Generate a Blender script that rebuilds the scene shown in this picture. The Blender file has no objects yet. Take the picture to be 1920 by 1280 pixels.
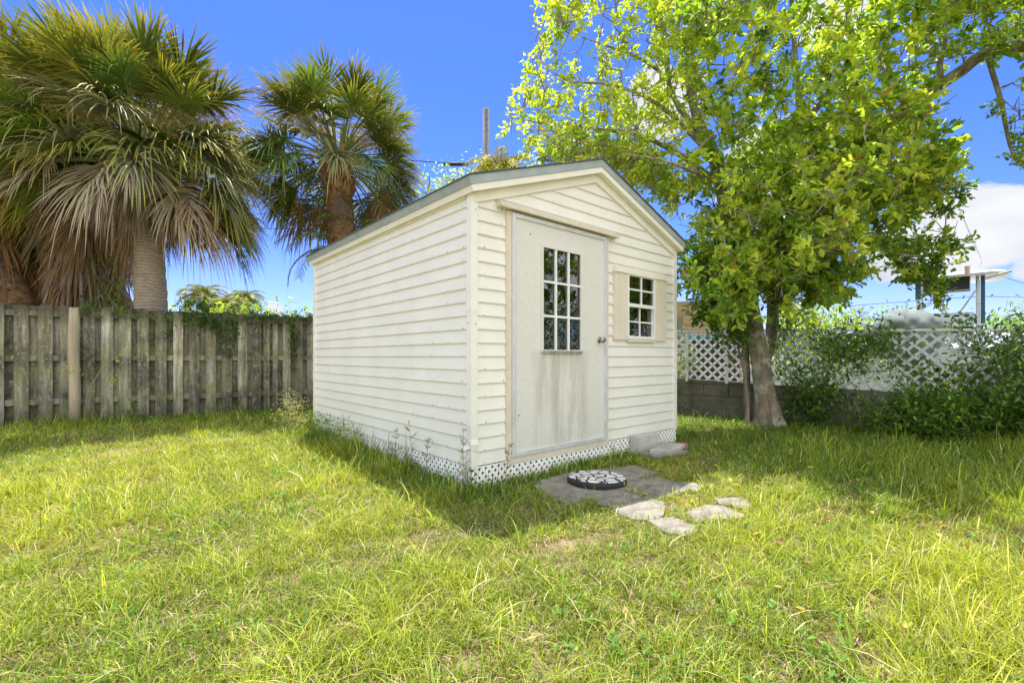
import bpy, math, random
import numpy as np
from math import radians as rad, sin, cos, pi
random.seed(7); rng = np.random.default_rng(7)
scene = bpy.context.scene
COL = scene.collection

# ------------------------------------------------------------------ camera frame helpers
EYE, F, CX, HY = 1.05, 869.0, 960.0, 668.0
def W(px, py, Y):                      # point seen at (px,py) of the 1920x1280 photo at distance Y
    return np.array([(px-CX)/F*Y, Y, EYE+(HY-py)/F*Y])
def G(px, py, z=0.0):                  # point of the ground under a pixel
    Y = (EYE-z)*F/(py-HY)
    return np.array([(px-CX)/F*Y, Y, z])

# ------------------------------------------------------------------ object helpers
def tag(o, label=None, cat=None, group=None, kind=None):
    if label: o['label'] = label
    if cat: o['category'] = cat
    if group: o['group'] = group
    if kind: o['kind'] = kind
    return o
def thing(name, label, cat, loc=(0,0,0), rz=0, group=None):
    o = bpy.data.objects.new(name, None); COL.objects.link(o)
    o.location = loc; o.rotation_euler = (0,0,rz); o.empty_display_size = .2
    return tag(o, label, cat, group)
def link(name, me, mats, parent=None, smooth=False):
    for m in (mats if isinstance(mats, (list,tuple)) else [mats]): me.materials.append(m)
    if smooth: me.polygons.foreach_set('use_smooth', [True]*len(me.polygons))
    o = bpy.data.objects.new(name, me); COL.objects.link(o)
    if parent is not None:
        o.parent = parent
    return o
class MB:
    def __init__(s): s.v=[]; s.f=[]; s.m=[]; s.c=[]
    def add(s, vs, fs, mi=0, col=None):
        n=len(s.v); s.v += [tuple(map(float,p)) for p in vs]
        s.f += [tuple(n+i for i in f) for f in fs]; s.m += [mi]*len(fs)
        s.c += [tuple(col) if col is not None else (.5,.5,.5)]*len(vs)
    def box(s, a, b, mi=0, col=None):
        x0,y0,z0=a; x1,y1,z1=b
        s.add([(x0,y0,z0),(x1,y0,z0),(x1,y1,z0),(x0,y1,z0),(x0,y0,z1),(x1,y0,z1),(x1,y1,z1),(x0,y1,z1)],
              [(0,3,2,1),(4,5,6,7),(0,1,5,4),(1,2,6,5),(2,3,7,6),(3,0,4,7)],mi,col)
    def obox(s, c, ax, ay, az, mi=0, col=None):     # oriented box: centre and three half-axes
        c,ax,ay,az=[np.array(q,float) for q in (c,ax,ay,az)]
        vs=[c+i*ax+j*ay+k*az for k in (-1,1) for i,j in ((-1,-1),(1,-1),(1,1),(-1,1))]
        s.add(vs,[(0,3,2,1),(4,5,6,7),(0,1,5,4),(1,2,6,5),(2,3,7,6),(3,0,4,7)],mi,col)
    def prism(s, poly, ext, mi=0, col=None):         # 3-D polygon pushed along a vector
        n=len(poly); poly=[np.array(p,float) for p in poly]; ext=np.array(ext,float)
        vs=poly+[p+ext for p in poly]
        s.add(vs,[tuple(range(n))[::-1],tuple(range(n,2*n))]+[(i,(i+1)%n,n+(i+1)%n,n+i) for i in range(n)],mi,col)
    def tube(s, pts, radii, n=8, mi=0, col=None, wob=None, cap=True):
        pts=[np.array(p,float) for p in pts]
        if not hasattr(radii,'__len__'): radii=[radii]*len(pts)
        vs=[]; fs=[]
        up=np.array([0,0,1.]); prev=None
        for i,p in enumerate(pts):
            t=pts[min(i+1,len(pts)-1)]-pts[max(i-1,0)]; t/= (np.linalg.norm(t)+1e-9)
            if prev is None:
                a=np.cross(t,up)
                if np.linalg.norm(a)<.1: a=np.cross(t,np.array([1.,0,0]))
            else: a=prev-t*prev.dot(t)
            a/= (np.linalg.norm(a)+1e-9); prev=a; b=np.cross(t,a)
            for k in range(n):
                th=2*pi*k/n; r=radii[i]*(wob(i,th) if wob else 1)
                vs.append(p+a*cos(th)*r+b*sin(th)*r)
        for i in range(len(pts)-1):
            for k in range(n):
                fs.append((i*n+k,i*n+(k+1)%n,(i+1)*n+(k+1)%n,(i+1)*n+k))
        if cap: fs.append(tuple(range(n))[::-1]); fs.append(tuple(range(len(vs)-n,len(vs))))
        s.add(vs,fs,mi,col)
    def build(s, name, mats, parent=None, smooth=False, col=False):
        me=bpy.data.meshes.new(name); me.from_pydata(s.v,[],s.f); 
        me.polygons.foreach_set('material_index', s.m)
        if col:
            at=me.attributes.new('Col','FLOAT_COLOR','POINT')
            a=np.ones((len(s.v),4),np.float32); a[:,:3]=s.c; at.data.foreach_set('color',a.ravel())
        me.update()
        return link(name, me, mats, parent, smooth)
def quads(name, V, T, C, mat, parent=None, smooth=False):
    """V (n,k,3) vertices of n copies of a little shape, T (m,4) its quads, C (n,3) or (n,k,3) colours"""
    V=np.asarray(V,np.float32); n,k,_=V.shape; T=np.asarray(T,np.int32); m=len(T)
    me=bpy.data.meshes.new(name)
    me.vertices.add(n*k); me.vertices.foreach_set('co',V.ravel())
    L=(T[None]+ (np.arange(n,dtype=np.int32)*k)[:,None,None]).ravel()
    me.loops.add(len(L)); me.loops.foreach_set('vertex_index',L)
    me.polygons.add(n*m); me.polygons.foreach_set('loop_start',np.arange(0,n*m*4,4,dtype=np.int32))
    if smooth: me.polygons.foreach_set('use_smooth',np.ones(n*m,bool))
    me.update(calc_edges=True)
    at=me.attributes.new('Col','FLOAT_COLOR','POINT')
    C=np.asarray(C,np.float32)
    if C.ndim==2: C=np.repeat(C[:,None,:],k,1)
    a=np.ones((n*k,4),np.float32); a[:,:3]=C.reshape(-1,3); at.data.foreach_set('color',a.ravel())
    return link(name, me, mat, parent)

# ------------------------------------------------------------------ materials
def newmat(name):
    m=bpy.data.materials.new(name); m.use_nodes=True; nt=m.node_tree; nt.nodes.clear()
    return m,nt
def N(nt,t,**k):
    n=nt.nodes.new(t)
    for a,b in k.items():
        if a[0]=='_': n.inputs[a[1:].replace('_',' ')].default_value=b
        else: setattr(n,a,b)
    return n
def ramp(nt, stops, fac):
    r=nt.nodes.new('ShaderNodeValToRGB'); e=r.color_ramp.elements
    while len(e)<len(stops): e.new(.5)
    for q,(p,c) in zip(e,stops): q.position=p; q.color=(*c,1) if len(c)==3 else c
    nt.links.new(fac,r.inputs[0]); return r.outputs[0]
def noise(nt, scale, detail=4, rough=.55, stretch=None, coord='Object', dist=0):
    tc=N(nt,'ShaderNodeTexCoord'); src=tc.outputs[coord]
    if stretch:
        mp=N(nt,'ShaderNodeMapping'); mp.inputs['Scale'].default_value=stretch
        nt.links.new(src,mp.inputs[0]); src=mp.outputs[0]
    n=N(nt,'ShaderNodeTexNoise'); n.inputs['Scale'].default_value=scale; n.inputs['Detail'].default_value=detail
    n.inputs['Roughness'].default_value=rough; n.inputs['Distortion'].default_value=dist
    nt.links.new(src,n.inputs['Vector']); return n.outputs[0]
def mixc(nt, fac, a, b, blend='MIX'):
    m=N(nt,'ShaderNodeMix',data_type='RGBA',blend_type=blend)
    for sock,v in ((m.inputs[0],fac),(m.inputs[6],a),(m.inputs[7],b)):
        if hasattr(v,'links'): nt.links.new(v,sock)
        else: sock.default_value = v if not isinstance(v,(tuple,list)) else (*v,1)
    return m.outputs[2]
def math_(nt,op,a,b=None,clamp=False):
    m=N(nt,'ShaderNodeMath',operation=op,use_clamp=clamp)
    for i,v in enumerate((a,b)):
        if v is None: continue
        if hasattr(v,'links'): nt.links.new(v,m.inputs[i])
        else: m.inputs[i].default_value=v
    return m.outputs[0]
def finish(m,nt,color,rough=.7,spec=.3,bump=None,bs=.3,bd=.01,metal=0):
    b=N(nt,'ShaderNodeBsdfPrincipled'); o=N(nt,'ShaderNodeOutputMaterial')
    if hasattr(color,'links'): nt.links.new(color,b.inputs['Base Color'])
    else: b.inputs['Base Color'].default_value=(*color,1)
    if hasattr(rough,'links'): nt.links.new(rough,b.inputs['Roughness'])
    else: b.inputs['Roughness'].default_value=rough
    b.inputs['Specular IOR Level'].default_value=spec; b.inputs['Metallic'].default_value=metal
    if bump is not None:
        bp=N(nt,'ShaderNodeBump'); bp.inputs['Strength'].default_value=bs; bp.inputs['Distance'].default_value=bd
        nt.links.new(bump,bp.inputs['Height']); nt.links.new(bp.outputs[0],b.inputs['Normal'])
    nt.links.new(b.outputs[0],o.inputs[0]); return m
def simple(name, col, rough=.6, var=.12, scale=6, spec=.3, metal=0, bs=.15):
    m,nt=newmat(name); n=noise(nt,scale,5)
    d=tuple(c*(1-var) for c in col); l=tuple(min(1,c*(1+var)) for c in col)
    return finish(m,nt,ramp(nt,[(.3,d),(.7,l)],n),rough,spec,noise(nt,scale*8,3),bs,.004,metal)
def leafmat(name, trans=.4, rough=.45, spec=.35, tint=(1.25,1.15,.5), bumps=False):
    m,nt=newmat(name); a=N(nt,'ShaderNodeAttribute',attribute_name='Col')
    b=N(nt,'ShaderNodeBsdfPrincipled'); nt.links.new(a.outputs[0],b.inputs['Base Color'])
    b.inputs['Roughness'].default_value=rough; b.inputs['Specular IOR Level'].default_value=spec
    t=N(nt,'ShaderNodeBsdfTranslucent'); nt.links.new(mixc(nt,1.0,a.outputs[0],tint,'MULTIPLY'),t.inputs[0])
    mx=N(nt,'ShaderNodeMixShader'); mx.inputs[0].default_value=trans
    nt.links.new(b.outputs[0],mx.inputs[1]); nt.links.new(t.outputs[0],mx.inputs[2])
    o=N(nt,'ShaderNodeOutputMaterial'); nt.links.new(mx.outputs[0],o.inputs[0]); return m
def colmat(name, rough=.8, scale=20, stretch=(1,1,1), lo=.6, hi=1.3, spec=.2, bs=.5, bd=.01):
    m,nt=newmat(name); a=N(nt,'ShaderNodeAttribute',attribute_name='Col')
    n=noise(nt,scale,6,.6,stretch)
    v=ramp(nt,[(.3,(lo,lo,lo)),(.7,(hi,hi,hi))],n)
    return finish(m,nt,mixc(nt,1.0,a.outputs[0],v,'MULTIPLY'),rough,spec,n,bs,bd)

# --- siding: cream painted aluminium, a little grime
def siding_mat():
    m,nt=newmat('cream_siding')
    n1=noise(nt,2.2,5,.6,(1,1,1.5)); n2=noise(nt,30,4,.6,(1,1,.25)); 
    c=ramp(nt,[(.3,(.80,.795,.735)),(.7,(.885,.88,.825))],n1)
    c=mixc(nt,ramp(nt,[(.60,(0,0,0)),(.85,(.22,.22,.22))],n2),c,(.5,.49,.38))
    tc=N(nt,'ShaderNodeTexCoord'); sx=N(nt,'ShaderNodeSeparateXYZ'); nt.links.new(tc.outputs['Object'],sx.inputs[0])
    low=math_(nt,'MULTIPLY',ramp(nt,[(.15,(1,1,1)),(.95,(0,0,0))],sx.outputs[2]),.25)
    c=mixc(nt,low,c,(.66,.72,.60))                # pale algae low down
    return finish(m,nt,c,.5,.35,noise(nt,9,4,.5,(1,1,1)),.12,.006)
M={}
M['siding']=siding_mat()
M['cream']=simple('cream_trim',(.83,.815,.72),.5,.05,5)
M['grey_metal']=simple('grey_drip_edge',(.34,.40,.41),.45,.12,7,.4)
M['shingle']=simple('roof_shingle',(.14,.15,.16),.95,.35,60)
M['beige']=simple('beige_trim',(.68,.63,.52),.55,.08,10)
M['shutter']=simple('beige_shutter',(.74,.68,.57),.55,.05,6)
M['alu']=simple('aluminium_frame',(.68,.70,.73),.38,.10,9,.5,.3)
M['white']=simple('white_vinyl',(.84,.85,.84),.45,.05,6,.4)
M['dark']=simple('dark_speck',(.04,.035,.03),.7)
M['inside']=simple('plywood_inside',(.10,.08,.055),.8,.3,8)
M['knob']=simple('brushed_steel',(.45,.42,.38),.3,.1,10,.5,.9)
M['lattice']=simple('white_lattice',(.92,.93,.92),.55,.08,9)
def vinyl_mat():
    m,nt=newmat('thin_white_vinyl'); n=noise(nt,12,5,.7)
    c=ramp(nt,[(.3,(.80,.81,.80)),(.6,(.93,.94,.94))],n)
    b=N(nt,'ShaderNodeBsdfPrincipled'); nt.links.new(c,b.inputs['Base Color']); b.inputs['Roughness'].default_value=.5
    t=N(nt,'ShaderNodeBsdfTranslucent'); nt.links.new(c,t.inputs[0]); mx=N(nt,'ShaderNodeMixShader'); mx.inputs[0].default_value=.45
    nt.links.new(b.outputs[0],mx.inputs[1]); nt.links.new(t.outputs[0],mx.inputs[2]); o=N(nt,'ShaderNodeOutputMaterial'); nt.links.new(mx.outputs[0],o.inputs[0]); return m
M['vinyl']=vinyl_mat()
def door_mat():
    m,nt=newmat('stained_white_door')
    tc=N(nt,'ShaderNodeTexCoord'); sx=N(nt,'ShaderNodeSeparateXYZ'); nt.links.new(tc.outputs['Object'],sx.inputs[0])
    st=noise(nt,9,6,.7,(1,1,.16)); sp=noise(nt,55,5,.75); sp2=noise(nt,160,3,.7)
    zf=ramp(nt,[(.50,(1,1,1)),(.545,(1,1,1)),(.56,(.0,.0,.0)),(1,(0,0,0))],math_(nt,'DIVIDE',sx.outputs[2],2.0))
    xf=ramp(nt,[(.28,(0,0,0)),(.38,(1,1,1)),(.64,(1,1,1)),(.72,(0,0,0))],math_(nt,'DIVIDE',sx.outputs[0],2.0))
    base=ramp(nt,[(.35,(.66,.66,.62)),(.7,(.78,.775,.73))],sp)
    k=ramp(nt,[(.40,(0,0,0)),(.72,(.9,.9,.9))],st)
    k=math_(nt,'MULTIPLY',k,zf); k=math_(nt,'MULTIPLY',k,xf)
    g=ramp(nt,[(.42,(0,0,0)),(.66,(1,1,1))],sp2)
    c=mixc(nt,math_(nt,'MULTIPLY',k,.55),base,(.36,.36,.27))
    k2=math_(nt,'MULTIPLY',math_(nt,'MULTIPLY',k,g),.8)
    c=mixc(nt,k2,c,(.22,.22,.17))
    lowz=ramp(nt,[(.10,(1,1,1)),(.35,(0,0,0))],math_(nt,'DIVIDE',sx.outputs[2],2.0))
    c=mixc(nt,math_(nt,'MULTIPLY',math_(nt,'MULTIPLY',lowz,g),.3),c,(.30,.30,.22))
    return finish(m,nt,c,.6,.3,sp,.15,.003)
M['door']=door_mat()
def glass_mat(ior=1.9,name='window_glass'):
    m,nt=newmat(name); f=N(nt,'ShaderNodeFresnel'); f.inputs[0].default_value=ior
    g=N(nt,'ShaderNodeBsdfGlossy'); g.inputs['Roughness'].default_value=.01; g.inputs['Color'].default_value=(.9,.93,.95,1)
    bp=N(nt,'ShaderNodeBump'); bp.inputs['Strength'].default_value=.04; bp.inputs['Distance'].default_value=.02
    nt.links.new(noise(nt,3,2),bp.inputs['Height']); nt.links.new(bp.outputs[0],g.inputs['Normal'])
    t=N(nt,'ShaderNodeBsdfTransparent'); t.inputs[0].default_value=(.75,.8,.8,1)
    mx=N(nt,'ShaderNodeMixShader'); nt.links.new(f.outputs[0],mx.inputs[0]); nt.links.new(t.outputs[0],mx.inputs[1]); nt.links.new(g.outputs[0],mx.inputs[2])
    o=N(nt,'ShaderNodeOutputMaterial'); nt.links.new(mx.outputs[0],o.inputs[0]); return m
M['glass']=glass_mat(2.3)
def wood_mat():
    m,nt=newmat('weathered_fence_wood'); a=N(nt,'ShaderNodeAttribute',attribute_name='Col')
    g=noise(nt,14,7,.7,(1,1,.09)); big=noise(nt,1.6,4,.6); sp=noise(nt,26,6,.8,(1,1,.5)); mo=noise(nt,3.2,6,.65)
    c=ramp(nt,[(.28,(.05,.047,.037)),(.5,(.29,.275,.225)),(.70,(.66,.64,.57))],g)
    c=mixc(nt,1.0,c,a.outputs[0],'MULTIPLY')
    c=mixc(nt,ramp(nt,[(.42,(0,0,0)),(.66,(.7,.7,.7))],mo),c,(.20,.21,.065))
    c=mixc(nt,ramp(nt,[(.38,(.7,.7,.7)),(.52,(0,0,0))],big),c,(.05,.048,.036))
    c=mixc(nt,ramp(nt,[(.52,(0,0,0)),(.72,(.7,.7,.7))],sp),c,(.60,.58,.50))
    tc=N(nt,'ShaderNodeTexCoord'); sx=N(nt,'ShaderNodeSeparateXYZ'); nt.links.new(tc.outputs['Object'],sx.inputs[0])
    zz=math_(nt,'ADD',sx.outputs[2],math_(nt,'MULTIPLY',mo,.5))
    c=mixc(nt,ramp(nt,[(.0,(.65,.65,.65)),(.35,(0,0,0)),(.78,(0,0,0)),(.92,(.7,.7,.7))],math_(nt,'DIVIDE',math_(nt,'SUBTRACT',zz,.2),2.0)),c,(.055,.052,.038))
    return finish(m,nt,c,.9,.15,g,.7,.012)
M['wood']=wood_mat()
M['post_wood']=colmat('round_post_wood',.85,16,(1,1,.08),.7,1.25,.2,.5,.01)
M['leaf']=leafmat('tree_leaf',.5,.4,.4,(1.1,1.22,.5))
M['frond']=leafmat('palm_frond',.25,.5,.3,(1.2,1.1,.5))
M['deadfrond']=leafmat('dead_frond',.25,.7,.2,(1.2,.9,.6))
M['grass']=leafmat('grass_blade',.40,.5,.3,(1.25,1.2,.45))
M['bark']=None
def bark_mat():
    m,nt=newmat('lichen_bark'); g=noise(nt,9,7,.7,(1,1,.35)); b=noise(nt,3.5,6,.7); s=noise(nt,22,6,.75)
    c=ramp(nt,[(.3,(.11,.085,.06)),(.55,(.28,.24,.18)),(.75,(.45,.42,.34))],g)
    c=mixc(nt,ramp(nt,[(.5,(0,0,0)),(.62,(.8,.8,.8))],b),c,(.50,.51,.41))
    c=mixc(nt,ramp(nt,[(.57,(0,0,0)),(.66,(.7,.7,.7))],s),c,(.14,.115,.085))
    return finish(m,nt,c,.9,.15,g,.8,.02)
M['bark']=bark_mat()
def palm_trunk_mat():
    m,nt=newmat('ringed_palm_trunk')
    tc=N(nt,'ShaderNodeTexCoord'); w=N(nt,'ShaderNodeTexWave',bands_direction='Z'); w.inputs['Scale'].default_value=5.5
    w.inputs['Distortion'].default_value=2.6; w.inputs['Detail'].default_value=4; w.inputs['Detail Scale'].default_value=1.6
    nt.links.new(tc.outputs['Object'],w.inputs[0]); n=noise(nt,10,6,.7,(1,1,3)); n2=noise(nt,2.5,4)
    c=ramp(nt,[(.2,(.22,.18,.13)),(.5,(.44,.375,.285)),(.8,(.58,.52,.42))],n)
    c=mixc(nt,ramp(nt,[(.0,(.5,.5,.5)),(.25,(0,0,0))],w.outputs[0]),c,(.11,.085,.06))
    c=mixc(nt,ramp(nt,[(.5,(0,0,0)),(.8,(.4,.4,.4))],n2),c,(.30,.21,.12))
    h=math_(nt,'ADD',math_(nt,'MULTIPLY',w.outputs[0],.7),n)
    return finish(m,nt,c,.9,.15,h,.7,.02)
M['ptrunk']=palm_trunk_mat()
M['boot']=colmat('palm_boots',.9,18,(1,1,.4),.55,1.35)
def rough_mat():
    m,nt=newmat('rough_palm_trunk'); n=noise(nt,7,7,.75,(1,1,1.6)); f=noise(nt,30,5,.7,(1,1,.3))
    c=ramp(nt,[(.3,(.07,.045,.028)),(.5,(.24,.155,.085)),(.72,(.46,.34,.21))],n); c=mixc(nt,.6,c,mixc(nt,1,c,ramp(nt,[(.3,(.3,.3,.3)),(.7,(1.6,1.5,1.4))],f),'MULTIPLY'))
    return finish(m,nt,c,.9,.15,n,1,.05)
M['rough']=rough_mat()
def conc_mat(name,a,b,scale=5,blocks=False):
    m,nt=newmat(name); n=noise(nt,scale,7,.7); f=noise(nt,70,4,.8)
    c=ramp(nt,[(.3,a),(.7,b)],n); c=mixc(nt,.35,c,mixc(nt,1,c,ramp(nt,[(.35,(.4,.4,.4)),(.65,(1.5,1.5,1.5))],f),'MULTIPLY'))
    return finish(m,nt,c,.9,.2,f,.5,.004)
M['paver']=conc_mat('grey_paver',(.13,.12,.10),(.34,.315,.27),9)
M['block']=conc_mat('block_wall',(.085,.078,.062),(.27,.25,.21),2.5)
M['paleblock']=conc_mat('pale_concrete',(.42,.42,.40),(.62,.61,.57),4)
M['rock']=conc_mat('pale_stone',(.30,.29,.27),(.58,.56,.52),3)
def stone_mat():
    m,nt=newmat('mosaic_stone'); tc=N(nt,'ShaderNodeTexCoord')
    def vor(feat):
        v=N(nt,'ShaderNodeTexVoronoi',feature=feat); v.inputs['Scale'].default_value=11; v.inputs['Randomness'].default_value=.85
        nt.links.new(tc.outputs['Object'],v.inputs['Vector']); return v
    e=vor('DISTANCE_TO_EDGE').outputs[0]
    k=ramp(nt,[(.06,(0,0,0)),(.10,(1,1,1))],e)
    c=mixc(nt,k,(.03,.03,.032),ramp(nt,[(.3,(.55,.55,.57)),(.7,(.78,.78,.78))],noise(nt,20,4)))
    return finish(m,nt,c,.7,.3,k,.5,.006)
M['mosaic']=stone_mat()
M['blackstone']=simple('black_stone',(.035,.034,.036),.8,.3,25)
def ground_mat():
    m,nt=newmat('lawn_soil'); n=noise(nt,1.1,6,.65); f=noise(nt,26,6,.75); g=noise(nt,95,4,.8)
    c=ramp(nt,[(.3,(.12,.11,.045)),(.5,(.22,.19,.09)),(.72,(.42,.34,.23))],n)
    c=mixc(nt,.75,c,mixc(nt,1,c,ramp(nt,[(.3,(.35,.35,.3)),(.7,(1.7,1.6,1.5))],f),'MULTIPLY'))
    c=mixc(nt,ramp(nt,[(.55,(0,0,0)),(.7,(.6,.6,.6))],g),c,(.40,.33,.22))
    return finish(m,nt,c,.95,.1,f,.9,.03)
M['ground']=ground_mat()

# ------------------------------------------------------------------ world, sun, camera
SUN=np.array([-.08,.375,1.0]); SUN/=np.linalg.norm(SUN)
elev=math.asin(SUN[2]); az=math.atan2(SUN[0],SUN[1])
wd=bpy.data.worlds.new('World'); scene.world=wd; wd.use_nodes=True; nt=wd.node_tree; nt.nodes.clear()
sky=N(nt,'ShaderNodeTexSky',sky_type='NISHITA'); sky.sun_disc=False; sky.sun_elevation=elev; sky.sun_rotation=az
sky.air_density=1.0; sky.dust_density=.15; sky.ozone_density=4.0
hs=N(nt,'ShaderNodeHueSaturation'); hs.inputs['Saturation'].default_value=1.22; hs.inputs['Value'].default_value=1.0
nt.links.new(sky.outputs[0],hs.inputs['Color'])
skyc=mixc(nt,1.0,hs.outputs[0],(1.02,.95,1.50),'MULTIPLY')
tc=N(nt,'ShaderNodeTexCoord')
def dirdot(v):
    d=N(nt,'ShaderNodeVectorMath',operation='DOT_PRODUCT'); nt.links.new(tc.outputs['Generated'],d.inputs[0])
    v=np.array(v,float); d.inputs[1].default_value=tuple(v/np.linalg.norm(v)); return d.outputs['Value']
def lobe(px,py,ang,soft):        # a soft disc of cloud cover around a direction of the sky
    v=(px-CX,F,HY-py); c0=cos(rad(ang+soft)); c1=cos(rad(ang)); return math_(nt,'DIVIDE',math_(nt,'SUBTRACT',dirdot(v),c0),c1-c0,True)
mp=N(nt,'ShaderNodeMapping'); mp.inputs['Scale'].default_value=(1,1,2.1); nt.links.new(tc.outputs['Generated'],mp.inputs[0])
cn=N(nt,'ShaderNodeTexNoise'); cn.inputs['Scale'].default_value=7.5; cn.inputs['Detail'].default_value=9; cn.inputs['Roughness'].default_value=.52
nt.links.new(mp.outputs[0],cn.inputs['Vector'])
cover=lobe(1870,425,2.6,2.6)
for a in ((1770,435,2.2,2.6),(1680,465,1.6,2.4),(1450,330,.5,7),(1240,190,.5,5),(1935,505,.8,1.4),(515,580,.5,1.0),(1560,60,.5,5)):
    cover=math_(nt,'MAXIMUM',cover,lobe(*a))
fill_cloud=ramp(nt,[(.0,(0,0,0)),(.35,(1,1,1))],dirdot((.25,-1,.35)))  # unseen cloud bank behind the camera, added as fill light
cover=math_(nt,'MAXIMUM',cover,fill_cloud)
dens=math_(nt,'ADD',math_(nt,'MULTIPLY',cover,.42),math_(nt,'SUBTRACT',cn.outputs[0],.72))
cm=ramp(nt,[(.0,(0,0,0)),(.05,(.7,.7,.7)),(.12,(1,1,1))],dens)
cn2=N(nt,'ShaderNodeTexNoise'); cn2.inputs['Scale'].default_value=3.2; cn2.inputs['Detail'].default_value=6; nt.links.new(mp.outputs[0],cn2.inputs['Vector'])
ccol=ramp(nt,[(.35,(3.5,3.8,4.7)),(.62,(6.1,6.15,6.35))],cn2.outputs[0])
ccol=mixc(nt,fill_cloud,ccol,(10.6,10.6,10.8))  # added bank made brighter than the other clouds to lift the shaded walls
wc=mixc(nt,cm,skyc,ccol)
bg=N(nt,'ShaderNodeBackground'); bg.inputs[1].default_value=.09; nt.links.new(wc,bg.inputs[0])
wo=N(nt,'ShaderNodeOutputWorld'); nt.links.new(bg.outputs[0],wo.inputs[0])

sl=bpy.data.lights.new('sun','SUN'); sl.energy=5.0; sl.angle=rad(.5); sl.color=(1,.95,.87)
so=bpy.data.objects.new('sun',sl); COL.objects.link(so)
import mathutils
so.rotation_euler=mathutils.Vector(SUN).to_track_quat('Z','Y').to_euler(); so.location=(0,0,30)

cam=bpy.data.cameras.new('camera'); co=bpy.data.objects.new('camera',cam); COL.objects.link(co)
co.location=(0,0,EYE); co.rotation_euler=(rad(90),0,0); cam.sensor_width=36; cam.lens=36*F/1920
cam.shift_y=28/1920; cam.clip_end=3000; cam.clip_start=.05; scene.camera=co
scene.view_settings.view_transform='Standard'; scene.view_settings.look='None'
scene.view_settings.exposure=.85; scene.view_settings.gamma=1
scene.cycles.max_bounces=7; scene.cycles.transparent_max_bounces=8; scene.cycles.diffuse_bounces=4

# ------------------------------------------------------------------ ground
mb=MB(); mb.add([(-600,-600,0),(600,-600,0),(600,900,0),(-600,900,0)],[(0,1,2,3)])
tag(mb.build('ground',M['ground']),kind='structure')

# ------------------------------------------------------------------ the shed
C0=np.array([-.315,3.65]); RV=np.array([.755,.656]); LV=np.array([-.656,.755])
SW, SD = 3.02, 3.66
shed=thing('garden_shed','cream lap sided shed with low gable roof and white lattice skirt standing on the lawn','shed',(C0[0],C0[1],0),math.atan2(RV[1],RV[0]))
MS=.351
def ztop(x): return 2.423+MS*((x if x<SW/2 else SW-x)+.1)
ZW0=.184; EXP=.108
def wallrow(mb, xa, xb, za, zb, openings, place, gable):
    """one lapped board between x range, profile leans outward to its bottom edge"""
    cuts=[za,zb]
    for (a,b,c,d) in openings:
        for q in (c,d):
            if za+1e-4<q<zb-1e-4: cuts.append(q)
    cuts=sorted(cuts)
    for z0,z1 in zip(cuts[:-1],cuts[1:]):
        zm=(z0+z1)/2; seg=[(xa,xb)]
        for (a,b,c,d) in openings:
            if c<zm<d:
                ns=[]
                for (p,q) in seg:
                    if b<=p or a>=q: ns.append((p,q)); continue
                    if p<a: ns.append((p,a))
                    if b<q: ns.append((b,q))
                seg=ns
        o0=.004+.012*(zb-z0)/(zb-za); o1=.004+.012*(zb-z1)/(zb-za)
        for (p,q) in seg:
            p0=p1=p; q0=q1=q
            if gable:
                def lim(z): 
                    d=(z-(ztop(0)-.125))/MS
                    return max(0,d)
                l0,l1=lim(z0),lim(z1)
                p0=max(p,l0); p1=max(p,l1); q0=min(q,SW-l0); q1=min(q,SW-l1)
                if q0<=p0: continue
                if q1<p1: p1=q1=(p1+q1)/2
            mb.add([place(p0,z0,o0),place(q0,z0,o0),place(q1,z1,o1),place(p1,z1,o1)],[(0,1,2,3)])
            if abs(z0-za)<1e-6: mb.add([place(p0,z0,o0),place(q0,z0,o0),place(q0,z0,0),place(p0,z0,0)],[(3,2,1,0)])
            # slight rounding lip at the bottom edge
            if abs(z0-za)<1e-6: mb.add([place(p0,z0,o0),place(q0,z0,o0),place(q0,z0+.007,o0+.003),place(p0,z0+.007,o0+.003)],[(0,1,2,3)])
def siding(name, x0,x1, ztopw, openings, place, gable=False, nails=()):
    mb=MB(); z=ZW0
    while z<ztopw-1e-3:
        wallrow(mb,x0,x1,z,min(z+EXP,ztopw),openings,place,gable); 
        for x in nails:
            if random.random()<.55:
                xx=x+random.uniform(-.012,.012); zz=z+.013+random.uniform(-.004,.006)
                if any(a<xx<b and c<zz<d for a,b,c,d in openings): continue
                if gable and zz>ztop(xx)-.2: continue
                r=random.choice((.003,.004,.0055)); o=.0198
                mb.add([place(xx+r*cos(t),zz+r*sin(t),o) for t in np.linspace(0,2*pi,7)[:-1]],[tuple(range(6))],1)
        z+=EXP
    return mb.build(name,[M['siding'],M['dark']],shed)
WT=ztop(0)-.125
DOOR=(.352,1.678,.175,2.262); WIN=(2.03,2.548,1.245,1.94)
fr=lambda x,z,o:(x,-o,z)
siding('front_wall',.0,SW,ztop(SW/2)-.13,[DOOR,WIN],fr,True,(.12,.3,.9,1.3,1.75,2.1,2.5,2.9))
siding('side_wall',0,SD,WT,[],lambda y,z,o:(-o,SD-y,z),False,(.1,.5,.95,1.4,1.9,2.35,2.75,3.1,3.35,3.56))
siding('side_wall',0,SD,WT,[],lambda y,z,o:(SW+o,y,z))
siding('back_wall',0,SW,ztop(SW/2)-.13,[],lambda x,z,o:(x,SD+o,z),True)
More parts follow.
